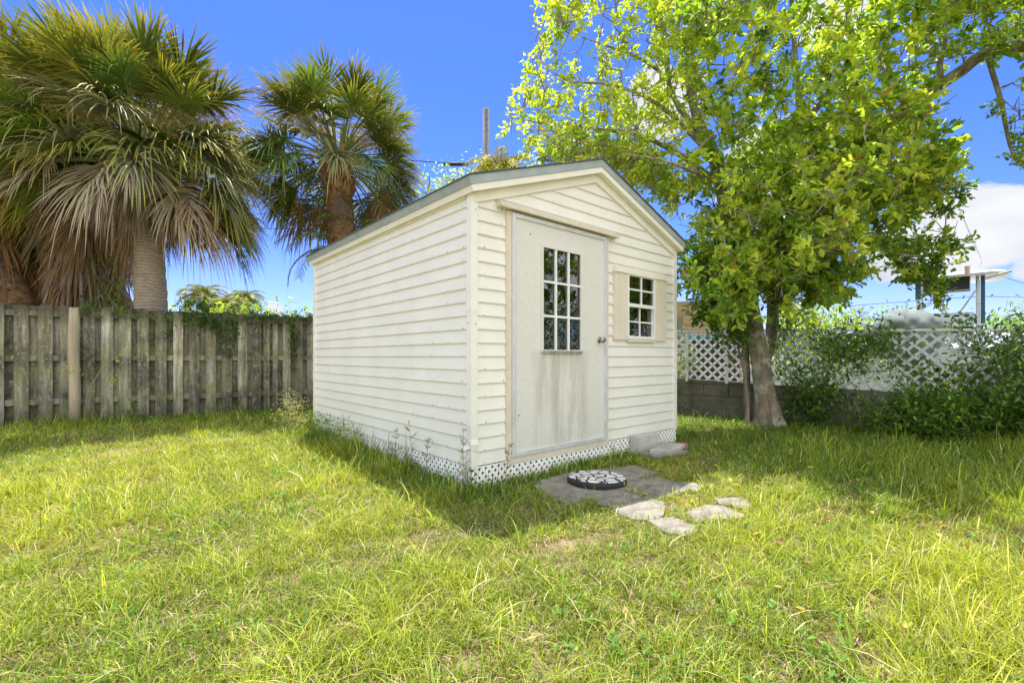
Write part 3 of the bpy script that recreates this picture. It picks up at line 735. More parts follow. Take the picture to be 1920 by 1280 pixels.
# nodes of the growing skeleton
nodes=np.vstack([np.array(P) for P,_ in limbs]); 
regions=[ # polygon in the photo, number of sprays, distance range, yellowness, leaf size
 ([(1060,-90),(1250,-90),(1330,100),(1330,260),(1240,310),(1100,310),(1010,300),(945,235),(960,180),(1000,100),(1010,50)],350,6.2,8.4,.92,.078),
 ([(1030,230),(1240,300),(1280,400),(1200,340),(1130,300),(1020,305)],190,6.2,8.0,.75,.075),
 ([(1230,-90),(1700,-90),(1760,80),(1740,220),(1800,300),(1790,350),(1690,420),(1600,250),(1330,250)],430,5.0,8.6,.62,.088),
 ([(1250,320),(1330,250),(1740,230),(1800,300),(1790,350),(1690,420),(1640,470),(1590,560),(1560,590),(1460,585),(1400,520),(1330,470)],430,5.4,8.2,.58,.092),
 ([(1250,310),(1600,300),(1780,280),(1740,370),(1600,470),(1450,520),(1320,470)],190,4.9,6.8,.74,.09),
 ([(1650,-90),(2050,-90),(2050,50),(1900,90),(1760,110)],190,5.0,6.6,.5,.07),
 ([(1880,200),(2080,170),(2080,330),(1900,310)],40,5.2,5.9,.55,.06),
 ([(1250,500),(1290,470),(1400,470),(1410,540),(1380,610),(1330,590),(1262,560)],120,5.2,6.7,.45,.09),
 ([(1440,560),(1570,540),(1600,520),(1560,470),(1450,480)],60,5.6,6.9,.35,.08),
 ([(1640,440),(1720,440),(1830,470),(1800,500),(1740,520),(1680,530)],34,5.6,6.0,.45,.078),
 ([(1710,520),(1750,510),(1770,560),(1740,560)],9,5.7,5.85,.4,.075),
 ([(1690,390),(1800,350),(1810,380),(1760,420)],8,5.7,5.9,.2,.07),
 ([(1300,590),(1385,570),(1392,630),(1370,640)],26,6.3,6.9,.05,.07),
]
CL=[];CY=[];CS=[]
for poly,nn_,y0,y1,yel,ls in regions:
    p=sample_poly(poly,nn_*2,r2); Y=r2.uniform(y0,y1,len(p))
    X=np.stack([(p[:,0]-CX)/F*Y,Y,EYE+(HY-p[:,1])/F*Y],1)
    k=noise3(X,1.6,5); idx=np.argsort(-k+r2.normal(size=len(k))*.38)[:nn_]
    CL.append(X[idx]); CY.append(np.full(nn_,yel)); CS.append(np.full(nn_,ls))
# upper and outer crown outside the picture, which shades the lawn
def ell(c,r,n): 
    q=r2.normal(size=(n,3)); q/=np.linalg.norm(q,axis=1,keepdims=True); q*=r2.random((n,1))**.4
    return np.array(c)+q*np.array(r)
ex=np.vstack([ell((4.3,6.6,7.3),(3.0,2.5,1.2),230),ell((6.0,4.6,4.9),(1.7,1.5,1.3),190),ell((8.2,4.0,3.9),(1.6,1.6,1.7),190),ell((9.3,2.3,3.3),(1.6,1.5,1.9),150)])
sp=(ex[:,0]/ex[:,1]*F+CX<1935)&(HY-(ex[:,2]-EYE)/ex[:,1]*F>0)    # keep these out of the framed sky
ex=ex[~sp]
CL.append(ex); CY.append(np.full(len(ex),.4)); CS.append(np.full(len(ex),.085))
CL=np.vstack(CL); CY=np.hstack(CY); CS=np.hstack(CS)
# keep the crown clear of the shed roof
lx=(CL[:,:2]-C0)@RV; ly=(CL[:,:2]-C0)@LV
bad=(lx>-.3)&(lx<SW+.2)&(ly>-.3)&(ly<SD+.3)&(CL[:,2]<3.1)
CL,CY,CS=CL[~bad],CY[~bad],CS[~bad]
d0=np.array([np.min(np.linalg.norm(nodes-c,axis=1)) for c in CL]); order=np.argsort(d0)
twigs=MB(); nodew=[]; allnodes=[nodes]; cur=nodes.copy(); hnd=None
tips=[]
cap=np.zeros((len(nodes)+len(CL)*6,3)); cap[:len(nodes)]=nodes; cnt=len(nodes)
for i in order:
    c=CL[i]; D=np.linalg.norm(cap[:cnt]-c,axis=1); j=int(np.argmin(D)); a=cap[j].copy(); L=D[j]
    k=5 if L>.6 else 3
    bend=r2.normal(size=3)*.12*L; bend[2]-=.04*L
    pts=[a+(c-a)*t+bend*4*t*(1-t)+ (r2.normal(size=3)*.025 if 0<t<1 else 0) for t in np.linspace(0,1,k+1)]
    r0=.007+.012*min(L,1.6); twigs.tube(pts,[r0+( .0035-r0)*t for t in np.linspace(0,1,k+1)],4 if L<.7 else 5,cap=False)
    for q in pts[1:]: cap[cnt]=q; cnt+=1
    tips.append((i,pts))
    if CY[i]>.7 or r2.random()<.35:          # bare side twigs
        for _ in range(2):
            q=pts[int(r2.integers(1,len(pts)))]; dv=(c-a)/(L+1e-6)+r2.normal(size=3)*.75; dv/=np.linalg.norm(dv); e2=q+dv*r2.uniform(.12,.32)
            twigs.tube([q,(q+e2)/2+r2.normal(size=3)*.03,e2],[.0065,.005,.003],4,cap=False)
tree=thing('broadleaf_tree','tall spreading broadleaf tree with yellow green leaves and pale lichen trunk beside the white fence','tree',(TB[0],TB[1],0))
off=np.array([TB[0],TB[1],0])
mb=MB()
for li,(P,R) in enumerate(limbs):
    ph=li*1.7
    if li==0: mb.tube([p-off for p in P],R,20,wob=lambda i,t:1+(.16*sin(3*t+1.1+i*.02)+.08*sin(5*t+i*.05))*max(.15,1-i*.05)+.03*sin(9*t+i))
    else: mb.tube([p-off for p in P],R,9,wob=lambda i,t:1+.08*sin(2*t+i*.4+ph))
# two lesser stems behind the main one
mb.tube([q-off for q in smoothpath([W(1402,806,7.12),W(1401,720,7.12),W(1396,640,7.14),W(1385,580,7.12),W(1372,520,7.1),W(1360,450,7.15)])],.05,10,wob=lambda i,t:1+.06*sin(3*t+i))
mb.tube([q-off for q in smoothpath([W(1428,690,7.0),W(1442,650,7.1),W(1449,600,7.2),W(1446,540,7.3),W(1440,460,7.35)])],.085,10,wob=lambda i,t:1+.06*sin(3*t+i))
mb.build('trunk',M['bark'],tree,True)
tw=np.array(twigs.v)-off; twigs.v=[tuple(p) for p in tw]
M['twig']=simple('twig_bark',(.27,.235,.19),.85,.25,20)
twigs.build('branches',M['twig'],tree)
LP=[];LD=[];LS=[];LC=[]
for i,pts in tips:
    c=pts[-1]; d=pts[-1]-pts[-2]; d=d/(np.linalg.norm(d)+1e-9); d=d+np.array([0,0,.25]); d/=np.linalg.norm(d)
    n=int(r2.integers(32,54)) if CY[i]<.7 else int(r2.integers(22,38))
    # sub twigs: leaves in little rosettes
    nr=4 if n>26 else 3
    clump_y=CY[i]+r2.normal()*.18
    for _ in range(nr):
        dd=d+r2.normal(size=3)*.7; dd/=np.linalg.norm(dd); e=c+dd*r2.uniform(.03,.22)
        m=n//nr
        ld=dd[None]*.7+r2.normal(size=(m,3))*.75
        LP.append(e[None]+dd[None]*r2.uniform(-.09,.03,(m,1))+r2.normal(size=(m,3))*.02); LD.append(ld)
        LS.append(CS[i]*r2.uniform(.7,1.3,m)); y=np.clip(clump_y+r2.normal(size=m)*.16+r2.normal()*.12,0,1)
        LC.append(y)
LP=np.vstack(LP);LD=np.vstack(LD);LS=np.hstack(LS);LC=np.hstack(LC)
def leafcol(y, rng, dark=(.09,.19,.03), mid=(.32,.46,.06), yel=(.72,.76,.11)):
    y=y[:,None]; dark,mid,yel=map(np.array,(dark,mid,yel))
    c=np.where(y<.5,dark+(mid-dark)*y*2,mid+(yel-mid)*(y-.5)*2)
    return c*rng.uniform(.8,1.2,(len(y),1))
cc=leafcol(LC,r2)
brown=r2.random(len(cc))<.012; cc[brown]=(.42,.25,.05)
quads('crown',leaves(LP-off,LD,LS,.62,r2,upbias=.45),LEAFT,cc,M['leaf'],tree)

# ------------------------------------------------------------------ shrubs
def shrub(name,label,cat,clusters,base,nleaf,size,y,rng,mat=None,spread=.10,wid=.5,group=None,stemr=.006,root=None,cols=None):
    base=np.array(base,float); t=thing(name,label,cat,tuple(base),0,group)
    mb=MB(); nd=[base.copy()] if root is None else [np.array(q,float) for q in root]
    if root is not None: mb.tube([(0,0,0)]+[q-base for q in nd],list(np.linspace(.026,.010,len(nd)+1)),7)
    cl=sorted(clusters,key=lambda c:min(np.linalg.norm(c-q) for q in nd))
    P=[];D=[];S=[];Y=[]
    for c in cl:
        A=np.array(nd); j=int(np.argmin(np.linalg.norm(A-c,axis=1))); a=nd[j]
        b=rng.normal(size=3)*.05
        pts=[a-base,(a+c)/2+b*.5-base,c-base]; L=np.linalg.norm(c-a)
        mb.tube(pts,[stemr*(1+L),stemr*.7,stemr*.4],4,cap=False); nd.append(c); nd.append((a+c)/2)
        n=int(nleaf*rng.uniform(.6,1.4)); d=c-a; d=d/(np.linalg.norm(d)+1e-9)+np.array([0,0,.3])
        P.append((c-base)[None]+rng.normal(size=(n,3))*spread); D.append(d[None]+rng.normal(size=(n,3))*.9); S.append(size*rng.uniform(.6,1.3,n)); Y.append(np.clip(y+rng.normal()*.15+rng.normal(size=n)*.12,0,1))
    mb.build('stems',M['twig'],t)
    Y=np.hstack(Y); C=leafcol(Y,rng,**(cols or {}))
    quads('leaves',leaves(np.vstack(P),np.vstack(D),np.hstack(S),wid,rng,upbias=.3),LEAFT,C,mat or M['leaf'],t)
    return t
def fencecl(poly,n,rng,d0=-.08,d1=.45):
    """points in a band before the lattice fence, inside a photo outline"""
    p=sample_poly(poly,n*2,rng); out=[]
    for x,y in p:
        k=(x-CX)/F; s=bs_(x); Yf=(BA+bd*s)[1]; Y=Yf-rng.uniform(d0,d1); q=W(x,y,Y)
        if q[2]>.02: out.append(q)
    X=np.array(out); k=noise3(X,3.2,11); idx=np.argsort(-k+rng.normal(size=len(k))*.25)[:n]
    return [X[i] for i in idx]
rs=np.random.default_rng(4)
def fb(px,d=.25,z=0.): q=BA+bd*bs_(px)+bn*d; return np.array([q[0],q[1],z])
shrub('climbing_shrub','dark green shrub scrambling up the lattice just right of the tree trunk','shrub',
      fencecl([(1440,600),(1500,590),(1575,640),(1570,720),(1540,745),(1470,735),(1445,690)],85,rs)+fencecl([(1480,735),(1560,730),(1600,770),(1580,800),(1490,800)],70,rs),fb(1490),24,.066,.12,rs)
shrub('climbing_shrub','middle leafy shrub over the lattice below the grey boat cover','shrub',
      fencecl([(1565,620),(1640,610),(1700,640),(1740,700),(1700,745),(1600,700)],55,rs)+fencecl([(1600,740),(1740,745),(1780,800),(1700,830),(1610,800)],170,rs,-.05,.6),fb(1660),26,.066,.10,rs)
shrub('climbing_shrub','rightmost dense shrub spilling over the lattice top below the boat','shrub',
      fencecl([(1740,640),(1800,600),(1840,625),(1900,595),(2020,600),(2020,740),(1760,745)],115,rs)+fencecl([(1740,745),(2020,750),(2020,840),(1760,815)],210,rs,-.05,.55),fb(1850),26,.066,.10,rs)
shrub('climbing_shrub','light sprig of leaves on the lattice panel beside the shed corner','shrub',
      fencecl([(1264,625),(1300,630),(1292,690),(1264,700)],20,rs,-.05,.12),fb(1275,.12,.5),14,.06,.4,rs)
shrub('young_shrub','slender dark stem shrub leaning at the left of the tree trunk','shrub',
      [W(x,y,6.7+rs.uniform(-.15,.15)) for x,y in sample_poly([(1325,560),(1400,560),(1405,620),(1385,690),(1350,640)],38,rs)],W(1402,790,6.8)*np.array([1,1,0]),16,.07,.2,rs,
      root=[W(1402,760,6.8),W(1396,700,6.75),W(1384,650,6.72),W(1378,600,6.7),W(1376,560,6.7)],stemr=.008)

hc=[]
for _ in range(330):
    q=BA+bd*rs.uniform(4.6,9.5)+bn*rs.uniform(-.3,.5); hc.append(np.array([q[0],q[1],rs.uniform(.1,2.3)]))
hc=[q for q in hc if (q[0]/q[1] if q[1]>.5 else 9)*F+CX>1975]
qh=BA+bd*6.5
shrub('hedge_shrub','tall dense hedge on the fence line past the right edge of the picture','shrub',hc,(qh[0],qh[1],0),34,.075,.25,rs,spread=.14)
mb=MB(); c=[BA+bd*(-4.2)-bn*.09,BA+bd*10-bn*.09]; far=[c[1]-bn*90+bd*60,c[0]-bn*90-bd*10]
mb.add([(p[0],p[1],.004) for p in c+far],[(0,1,2,3)]); o=mb.build('neighbour_yard',simple('dark_turf',(.07,.085,.04),.95,.5,3),None); tag(o,kind='structure')
# vines on the wooden fence
def fp(px,z,d): q=FA+fd*fence_s(px)+fn*d; return np.array([q[0],q[1],z])
def vinecl(poly,n,rng,d=(.02,.16)):
    out=[]
    for x,y in sample_poly(poly,n,rng):
        q=FA+fd*fence_s(x)+fn*rng.uniform(*d); out.append(W(x,y,q[1]))
    return out
def zf(px,py): Y=(FA+fd*fence_s(px))[1]; return EYE+(HY-py)/F*Y
vc=dict(dark=(.04,.09,.02),mid=(.10,.20,.03),yel=(.30,.42,.05))
shrub('creeper_vine','thick bushy creeper mound on top of the fence with brownish lower leaves','vine',vinecl([(335,572),(370,560),(398,575),(392,612),(375,622),(345,600)],75,rs,(-.1,.22)),fp(365,1.8,.05),13,.055,.35,rs,cols=vc,spread=.06,stemr=.004)
shrub('creeper_vine','small bright creeper sprays poking between the fence tops at the left','vine',
   vinecl([(140,574),(168,572),(160,588),(148,592)],10,rs)+vinecl([(205,575),(240,573),(232,594),(214,592)],12,rs)+vinecl([(180,585),(192,585),(190,597),(182,597)],4,rs)+vinecl([(245,585),(258,586),(255,600),(246,598)],4,rs)+vinecl([(278,590),(290,590),(287,600),(279,600)],4,rs)+vinecl([(310,590),(330,592),(322,632),(312,630)],12,rs),fp(160,1.8,.03),9,.05,.55,rs,cols=vc,spread=.035,stemr=.003)
shrub('creeper_vine','dark creeper running along the fence top towards the shed corner','vine',
   vinecl([(400,598),(440,590),(445,615),(432,680),(420,650),(402,620)],70,rs)+vinecl([(460,590),(590,590),(590,606),(460,605)],110,rs,(-.08,.12)),fp(430,1.8,.03),13,.042,.30,rs,cols=vc,spread=.045,stemr=.003)
shrub('creeper_vine','narrow creeper hanging down the fence near the shed','vine',vinecl([(541,595),(558,595),(554,690),(545,708)],60,rs,(.02,.09)),fp(549,1.8,.03),12,.038,.38,rs,cols=vc,spread=.035,stemr=.003)
shrub('creeper_vine','thin rusty creeper strand hanging beside the green one on the fence','vine',vinecl([(503,610),(511,610),(511,740),(505,745)],26,rs,(.02,.06)),fp(507,1.8,.03),7,.032,.3,rs,cols=dict(dark=(.10,.07,.03),mid=(.20,.17,.04),yel=(.35,.2,.06)),spread=.03,stemr=.002)

# ------------------------------------------------------------------ palms
STRIP=[]
for k in range(4):
    STRIP+= [(k*3,k*3+1,k*3+4,k*3+3),(k*3+1,k*3+2,k*3+5,k*3+4)]
def frond(base, azim, el, Lp, Ll, nl, spread, droop, rng, tipcurl=.5, width=.019, hold=0.0, costa=.32):
    """fan frond. returns leaflets V (n,15,3), t (n,15) along, petiole points"""
    h=np.array([cos(azim),sin(azim),0]); up=np.array([0,0,1.])
    p=np.array(base,float); e=el; pts=[p.copy()]; n=7
    for i in range(n):
        d=h*cos(e)+up*sin(e); p=p+d*Lp/n; pts.append(p.copy()); e-=droop*.10
    Fd=h*cos(e)+up*sin(e); S=np.cross(Fd,up); S/= (np.linalg.norm(S)+1e-9); 
    roll=rng.normal()*.35; Nn=np.cross(S,Fd); S2=S*cos(roll)+Nn*sin(roll); Nn=np.cross(S2,Fd); S=S2
    hast=p.copy(); ce=e; cp=[hast]
    for i in range(4):
        ce-=droop*.22; d=h*cos(ce)+up*sin(ce); cp.append(cp[-1]+d*costa/4)
    cp=np.array(cp); th=np.linspace(-spread,spread,nl)+rng.normal(size=nl)*.015
    u=np.clip(1-np.abs(th)/1.6,0,1)*4; i0=np.minimum(u.astype(int),3); f=(u-i0)[:,None]
    B=cp[i0]*(1-f)+cp[i0+1]*f
    Dr=np.cos(th)[:,None]*Fd+np.sin(th)[:,None]*S+(np.abs(np.sin(th))*.28)[:,None]*Nn+rng.normal(size=(nl,3))*.085
    Dr/=np.linalg.norm(Dr,axis=1,keepdims=True)
    LL=Ll*(.72+.28*np.cos(th))*rng.uniform(.78,1.12,nl)
    side=np.cross(Dr,Nn); side/= (np.linalg.norm(side,axis=1,keepdims=True)+1e-9)
    nb=np.cross(side,Dr)
    V=np.zeros((nl,15,3)); T=np.zeros((nl,15))
    dr=droop*tipcurl*rng.uniform(.35,1.5,nl); hv=rng.random(nl)<.16; dr[hv]*=1.9
    for k,t in enumerate((0,.3,.58,.82,1.0)):
        c=B+Dr*(LL*t*(1-.10*dr*t))[:,None]; c[:,2]-= LL*dr*(t**2.6)*.62 + LL*hold*t*.2
        w=width*(.35,1.0,.85,.5,.06)[k]*Ll
        fo=.45*w
        V[:,k*3]=c-side*w+nb*fo; V[:,k*3+1]=c-nb*fo*.3; V[:,k*3+2]=c+side*w+nb*fo
        T[:,k*3:k*3+3]=t
    return V,T,pts+[q for q in cp[1:]]
def palm(name,label,trunk,tr,crown_c,n_live,n_dead,Lp,Ll,rng,group=None,nl=44,skirt=0,stalks=0,booted=False,dead_len=1.0,yellow=.3,elmin=-.75,cat='palm tree',azfilter=None,trunkmat=None,deadcol=(.42,.27,.14),dead_el=(-.9,-.55),front_gap=False,extra=()):
    base=np.array(trunk[0],float); t=thing(name,label,cat,tuple(base),0,group)
    P=smoothpath([np.array(q) for q in trunk],.07); n=len(P)
    R=[tr[0]+(tr[1]-tr[0])*(i/(n-1)) for i in range(n)]
    mb=MB(); mb.tube([p-base for p in P],R,22,wob=lambda i,th:1+.022*((i%3)-1)+.012*sin(3*th+i*.9)); 
    mb.build('trunk',trunkmat or M['ptrunk'],t,True)
    top=P[-1]-base
    V=[];C=[];pt=MB(); dV=[];dC=[]
    g=2.399963
    for i in range(n_live):
        q=(i+.5)/n_live; el=1.45-(1.45-elmin)*q**.85+rng.normal()*.10; az=i*g+rng.normal()*.2
        if azfilter and azfilter(az,el): continue
        b=top+np.array([cos(az),sin(az),0])*tr[1]*.6+np.array([0,0,.25-.45*q])
        v,T,pp=frond(b,az,el,Lp*rng.uniform(.85,1.1),Ll*rng.uniform(.9,1.1),nl,rng.uniform(1.5,2.0),.45+.6*q,rng,tipcurl=.45+.35*q)
        y=yellow*rng.uniform(.2,1.6); gcol=np.array([.10,.19,.035])*rng.uniform(.5,1.7)*np.array([1+.45*y,1,1])
        if q>.45 and rng.random()<.5: gcol=np.array([.27,.32,.20])*rng.uniform(.8,1.2)
        tipc=np.array([.62,.52,.08]) if rng.random()<.6 else np.array([.40,.27,.10])
        k=np.clip((T-.45)/.55,0,1)**1.4*min(1,y*1.9)
        k=k*rng.uniform(.3,1.2,(len(v),1)); k=np.clip(k,0,1)
        c=gcol[None,None]*(1-k[...,None])+tipc*k[...,None]; c=c*rng.uniform(.85,1.15,(len(v),1,1))
        if q>.86 and rng.random()<.6: c=c*.25+np.array(deadcol)*.75*rng.uniform(.8,1.3)
        V.append(v);C.append(c)
        pt.tube(pp,[.022]*4+[.016]*4+[.010]*4,5,0,(.20,.24,.08),cap=False)
    for i in range(n_dead):
        q=rng.random(); az=i*g+rng.normal()*.3; el=dead_el[0]+dead_el[1]*rng.random()
        if front_gap and sin(az)<-.3 and el<-.45 and abs(cos(az))<.8: continue
        b=top+np.array([cos(az),sin(az),0])*tr[1]*.8+np.array([0,0,-.15-.75*skirt*rng.random()])
        v,T,pp=frond(b,az,el,Lp*rng.uniform(.45,.85)*dead_len,Ll*rng.uniform(.7,1.0)*dead_len,int(nl*.8),rng.uniform(.5,1.4),1.5,rng,tipcurl=.9,width=.021)
        gr=rng.random(); dc=np.array(deadcol)*rng.uniform(.55,1.5)
        if gr<(.7 if deadcol[2]>.2 else .15): dc=np.array([.42,.38,.34])*rng.uniform(.8,1.2)
        c=np.tile(dc,(len(v),15,1))*rng.uniform(.75,1.25,(len(v),1,1)); dV.append(v);dC.append(c)
        pt.tube(pp,[.018]*4+[.013]*4+[.008]*4,5,0,tuple(dc*.9),cap=False)
    for (az,el,lp,ll,dd) in extra:
        v,T,pp=frond(top+np.array([cos(az),sin(az),0])*tr[1]*.7-np.array([0,0,.1]),az,el,lp,ll,nl,1.3,.9,rng,tipcurl=.8)
        c=np.tile(np.array((.40,.29,.18) if dd else (.13,.20,.05)),(len(v),15,1))*rng.uniform(.7,1.3,(len(v),1,1)); (dV if dd else V).append(v); (dC if dd else C).append(c)
        pt.tube(pp,[.02]*4+[.013]*4+[.008]*4,5,0,(.30,.25,.12),cap=False)
    pt.build('petioles',M['boot'],t,True,col=True)
    quads('fronds',np.concatenate(V),STRIP,np.concatenate(C),M['frond'],t)
    if dV: quads('dead_fronds',np.concatenate(dV),STRIP,np.concatenate(dC),M['deadfrond'],t)
    if booted:
        mb=MB()
        for i in range(booted):
            q=rng.random(); az=i*g; z=top[2]-.05-q*.75; o=np.array([cos(az),sin(az),0]); s=np.array([-sin(az),cos(az),0])
            L=rng.uniform(.16,.30)*(1.25-q*.6); w=rng.uniform(.04,.07); idx=min(n-1,max(0,int(n*(z+base[2])/(P[-1][2])) )) if P[-1][2]>0 else 0
            cxy=(P[idx]-base)*np.array([1,1,0]); b=cxy+o*tr[1]*.93+np.array([0,0,z]); tip=b+o*L*.55+np.array([0,0,L])
            k=rng.uniform(.7,1.3); col=(.34*k,.19*k,.085*k)
            mb.add([b-s*w,b+s*w,tip+s*w*.35,tip-s*w*.35,b-s*w*.7+o*.03,b+s*w*.7+o*.03,tip+s*w*.3+o*.015,tip-s*w*.3+o*.015],[(0,1,2,3),(7,6,5,4),(0,3,7,4),(1,5,6,2),(2,6,7,3)],0,col)
        mb.build('leaf_boots',M['boot'],t,col=True)
    if stalks:
        SP=[];SDr=[];SS=[]; mb=MB()
        for i in range(stalks):
            az=i*g*1.3+.6; el=rng.uniform(.5,1.1); h=np.array([cos(az),sin(az),0]); p=top.copy()+np.array([0,0,.2]); e=el+.3; pts=[p.copy()]
            for k in range(8): p=p+(h*cos(e)+np.array([0,0,sin(e)]))*(Lp+Ll)*.11; pts.append(p.copy()); e-=.16
            mb.tube(pts,[.014]*5+[.008]*4,5,cap=False)
            for k in range(3,9):
                m=130; cpt=pts[k]; u=rng.normal(size=(m,3)); SP.append(cpt+u*.11); SDr.append(u+np.array([0,0,-.3])); SS.append(rng.uniform(.04,.12,m))
        mb.build('flower_stalks',simple('stalk',(.42,.36,.16),.7),t,True)
        SP=np.vstack(SP); cc=np.array([.66,.50,.24])*rng.uniform(.6,1.3,(len(SP),1))
        quads('flower_sprays',leaves(SP,np.vstack(SDr),np.hstack(SS),.13,rng),LEAFT,cc,M['deadfrond'],t)
    return t
def tr_(pts,Y): return [tuple(W(x,y,Y)) for x,y in pts]
def grounded(pts,Y):
    a=tr_(pts,Y); return [(a[0][0],a[0][1],-.05)]+a
rp=np.random.default_rng(12)
palm('fan_palm','big fan palm with thick smooth ringed tan trunk behind the left fence','' and 0 or grounded([(284,620),(282,540),(276,450),(270,380),(267,308)],8.5),(.275,.22),None,130,95,1.26,.86,rp,nl=60,skirt=.12,stalks=5,booted=24,yellow=.8,elmin=-.05,dead_len=.55,dead_el=(.25,-.65),extra=[(.0,-.15,1.4,.95,0),(-.25,-.25,1.2,1.0,1),(-.1,-1.15,.5,1.0,1),(.4,-.3,1.3,.9,0),(3.3,-.5,1.1,1.0,1),(3.0,-1.1,.8,.95,1)],deadcol=(.52,.45,.39))
palm('fan_palm','smaller fan palm with rough orange booted trunk rising behind the shed roof',grounded([(650,640),(645,500),(638,400),(634,305)],10.5),(.31,.28),None,110,8,1.1,.76,rp,nl=54,skirt=.3,stalks=6,booted=150,trunkmat=M['rough'],yellow=.6,elmin=-.5,dead_len=.6,azfilter=lambda az,el: el<-.02 and sin(az)<-.1 and abs(cos(az))<.9)
palm('fan_palm','fan palm with shaggy brown skirt and vine wrapped trunk left of the smooth trunk',grounded([(196,640),(196,520),(188,420),(165,275)],9.6),(.34,.28),None,74,130,1.2,.9,rp,nl=52,skirt=2.6,booted=60,trunkmat=M['rough'],yellow=.7,elmin=-.3)
palm('fan_palm','leftmost fan palm with dark leaning trunk cut by the left picture edge',grounded([(42,640),(28,570),(-10,480),(-40,380),(-30,270)],8.9),(.32,.27),None,70,130,1.2,.9,rp,nl=52,skirt=2.3,booted=40,trunkmat=M['rough'],yellow=.7,elmin=-.3)
palm('fan_palm','slim fan palm completely wrapped in hanging rusty dead fronds near the left edge',grounded([(76,640),(76,560),(72,470),(66,410)],10.2),(.20,.20),None,34,110,1.0,.95,rp,nl=42,skirt=2.6,yellow=.4,elmin=-.3,deadcol=(.46,.22,.08),dead_len=.9)
# vine stems wound round the shaggy palm
vt=thing('woody_vine','tangled woody vine stems wound round the shaggy palm trunk above the fence','vine',tuple(W(196,600,9.1)*np.array([1,1,0])))
mb=MB(); b0=np.array(vt.location)
for i in range(16):
    x=rp.uniform(150,245); pts=[]; y=620
    while y>440: pts.append(W(x,y,9.15+rp.uniform(-.15,.15))-b0); x+=rp.normal()*13; x=min(250,max(150,x)); y-=22
    mb.tube(smoothpath(pts,.08),rp.uniform(.012,.026),5,cap=False)
mb.build('stems',M['twig'],vt,True)
SPt=sample_poly([(150,470),(240,470),(245,590),(150,590)],80,rp); LPv=[]
for x,y in SPt: LPv.append(W(x,y,9.1+rp.uniform(-.2,.2))-b0+rp.normal(size=(8,3))*.06)
LPv=np.vstack(LPv); quads('leaves',leaves(LPv,rp.normal(size=LPv.shape),rp.uniform(.04,.08,len(LPv)),.5,rp),LEAFT,leafcol(rp.uniform(0,.5,len(LPv)),rp),M['leaf'],vt)

# feather-leaved palm fronds behind (young date palm) beside the booted one
def pinnate(name,label,base,top,n,L,rng,yellow=.3,tr=.12,group=None,cat='palm tree',nl=46,ll=.34,thin=1.0):
    base=np.array(base,float); t=thing(name,label,cat,tuple(base),0,group)
    mb=MB(); top=np.array(top,float)-base; mb.tube([(0,0,0),tuple(top*.5),tuple(top)],[tr*1.1,tr,tr*.8],12); mb.build('trunk',M['ptrunk'],t,True)
    V=[];C=[];ra=MB()
    for i in range(n):
        az=i*2.4; el=1.3-1.5*(i/n); h=np.array([cos(az),sin(az),0]); p=top.copy(); e=el; pts=[p.copy()]; dirs=[]
        for k in range(10): d=h*cos(e)+np.array([0,0,sin(e)]); dirs.append(d); p=p+d*L/10; pts.append(p.copy()); e-=.19
        ra.tube(pts,list(np.linspace(.02,.006,11)*thin),4,0,(.25,.27,.10),cap=False); pts=np.array(pts); dirs=np.array(dirs)
        m=nl; u=np.repeat(np.linspace(1.2,9.7,m//2),2); i0=u.astype(int); f=(u-i0)[:,None]; i0=np.minimum(i0,9)
        B=pts[i0]*(1-f)+pts[np.minimum(i0+1,10)]*f; T=dirs[np.minimum(i0,9)]; s=np.cross(T,[0,0,1.]); s/= (np.linalg.norm(s,axis=1,keepdims=True)+1e-9)
        sg=np.where(np.arange(len(u))%2==0,1,-1)[:,None]; D=T*.7+s*sg*.8+np.array([0,0,.12]); D+=rng.normal(size=D.shape)*.06
        D/=np.linalg.norm(D,axis=1,keepdims=True); LL=ll*(1-.5*(u/10)**2)
        v=np.zeros((len(u),15,3)); nb=np.cross(D,T); nb/= (np.linalg.norm(nb,axis=1,keepdims=True)+1e-9)
        for k,tt in enumerate((0,.3,.6,.85,1)):
            c=B+D*(LL*tt)[:,None]; c[:,2]-=LL*.35*tt*tt; w=.014*(.6,1,.9,.5,.05)[k]*thin*ll/.34
            v[:,k*3]=c-T*w; v[:,k*3+1]=c+np.array([0,0,-w*.4]); v[:,k*3+2]=c+T*w
        y=yellow*rng.uniform(.4,1.4); V.append(v); C.append(np.tile(np.array([.09+.28*y,.16+.18*y,.04]),(len(u),15,1))*rng.uniform(.8,1.2,(len(u),1,1)))
    ra.build('petioles',M['boot'],t,col=True); quads('fronds',np.concatenate(V),STRIP,np.concatenate(C),M['frond'],t); return t
pinnate('date_palm','drooping grey green feather palm behind the shed roof below the fan palm',W(612,640,10.9)*np.array([1,1,0]),W(640,470,10.9),16,1.7,rp,.1,.15)
pinnate('feather_palm','bright yellow green palm top showing over the shed roof by the pole',W(938,668,13)*np.array([1,1,0]),W(938,325,13),26,1.15,rp,1.0,.14,nl=60)
pinnate('feather_palm','pale green small palm tip just above the fence left of the vine wrapped trunk',W(125,668,14)*np.array([1,1,0]),W(122,590,14),16,.9,rp,.8,.12)
pinnate('feather_palm','far palm with upright pale fronds above the fence right of the ringed trunk',W(380,668,26)*np.array([1,1,0]),W(382,556,26),22,1.5,rp,.45,.15,ll=.6,group='far palms beyond the wooden fence')
pinnate('feather_palm','rightmost far palm above the fence between pole and small cloud',W(462,668,26)*np.array([1,1,0]),W(460,562,26),20,1.2,rp,.4,.15,ll=.55,group='far palms beyond the wooden fence')
pinnate('feather_palm','low tan green palm crown between the two far palms over the fence',W(425,668,24)*np.array([1,1,0]),W(424,574,24),22,1.1,rp,.5,.15,ll=.5,group='far palms beyond the wooden fence')
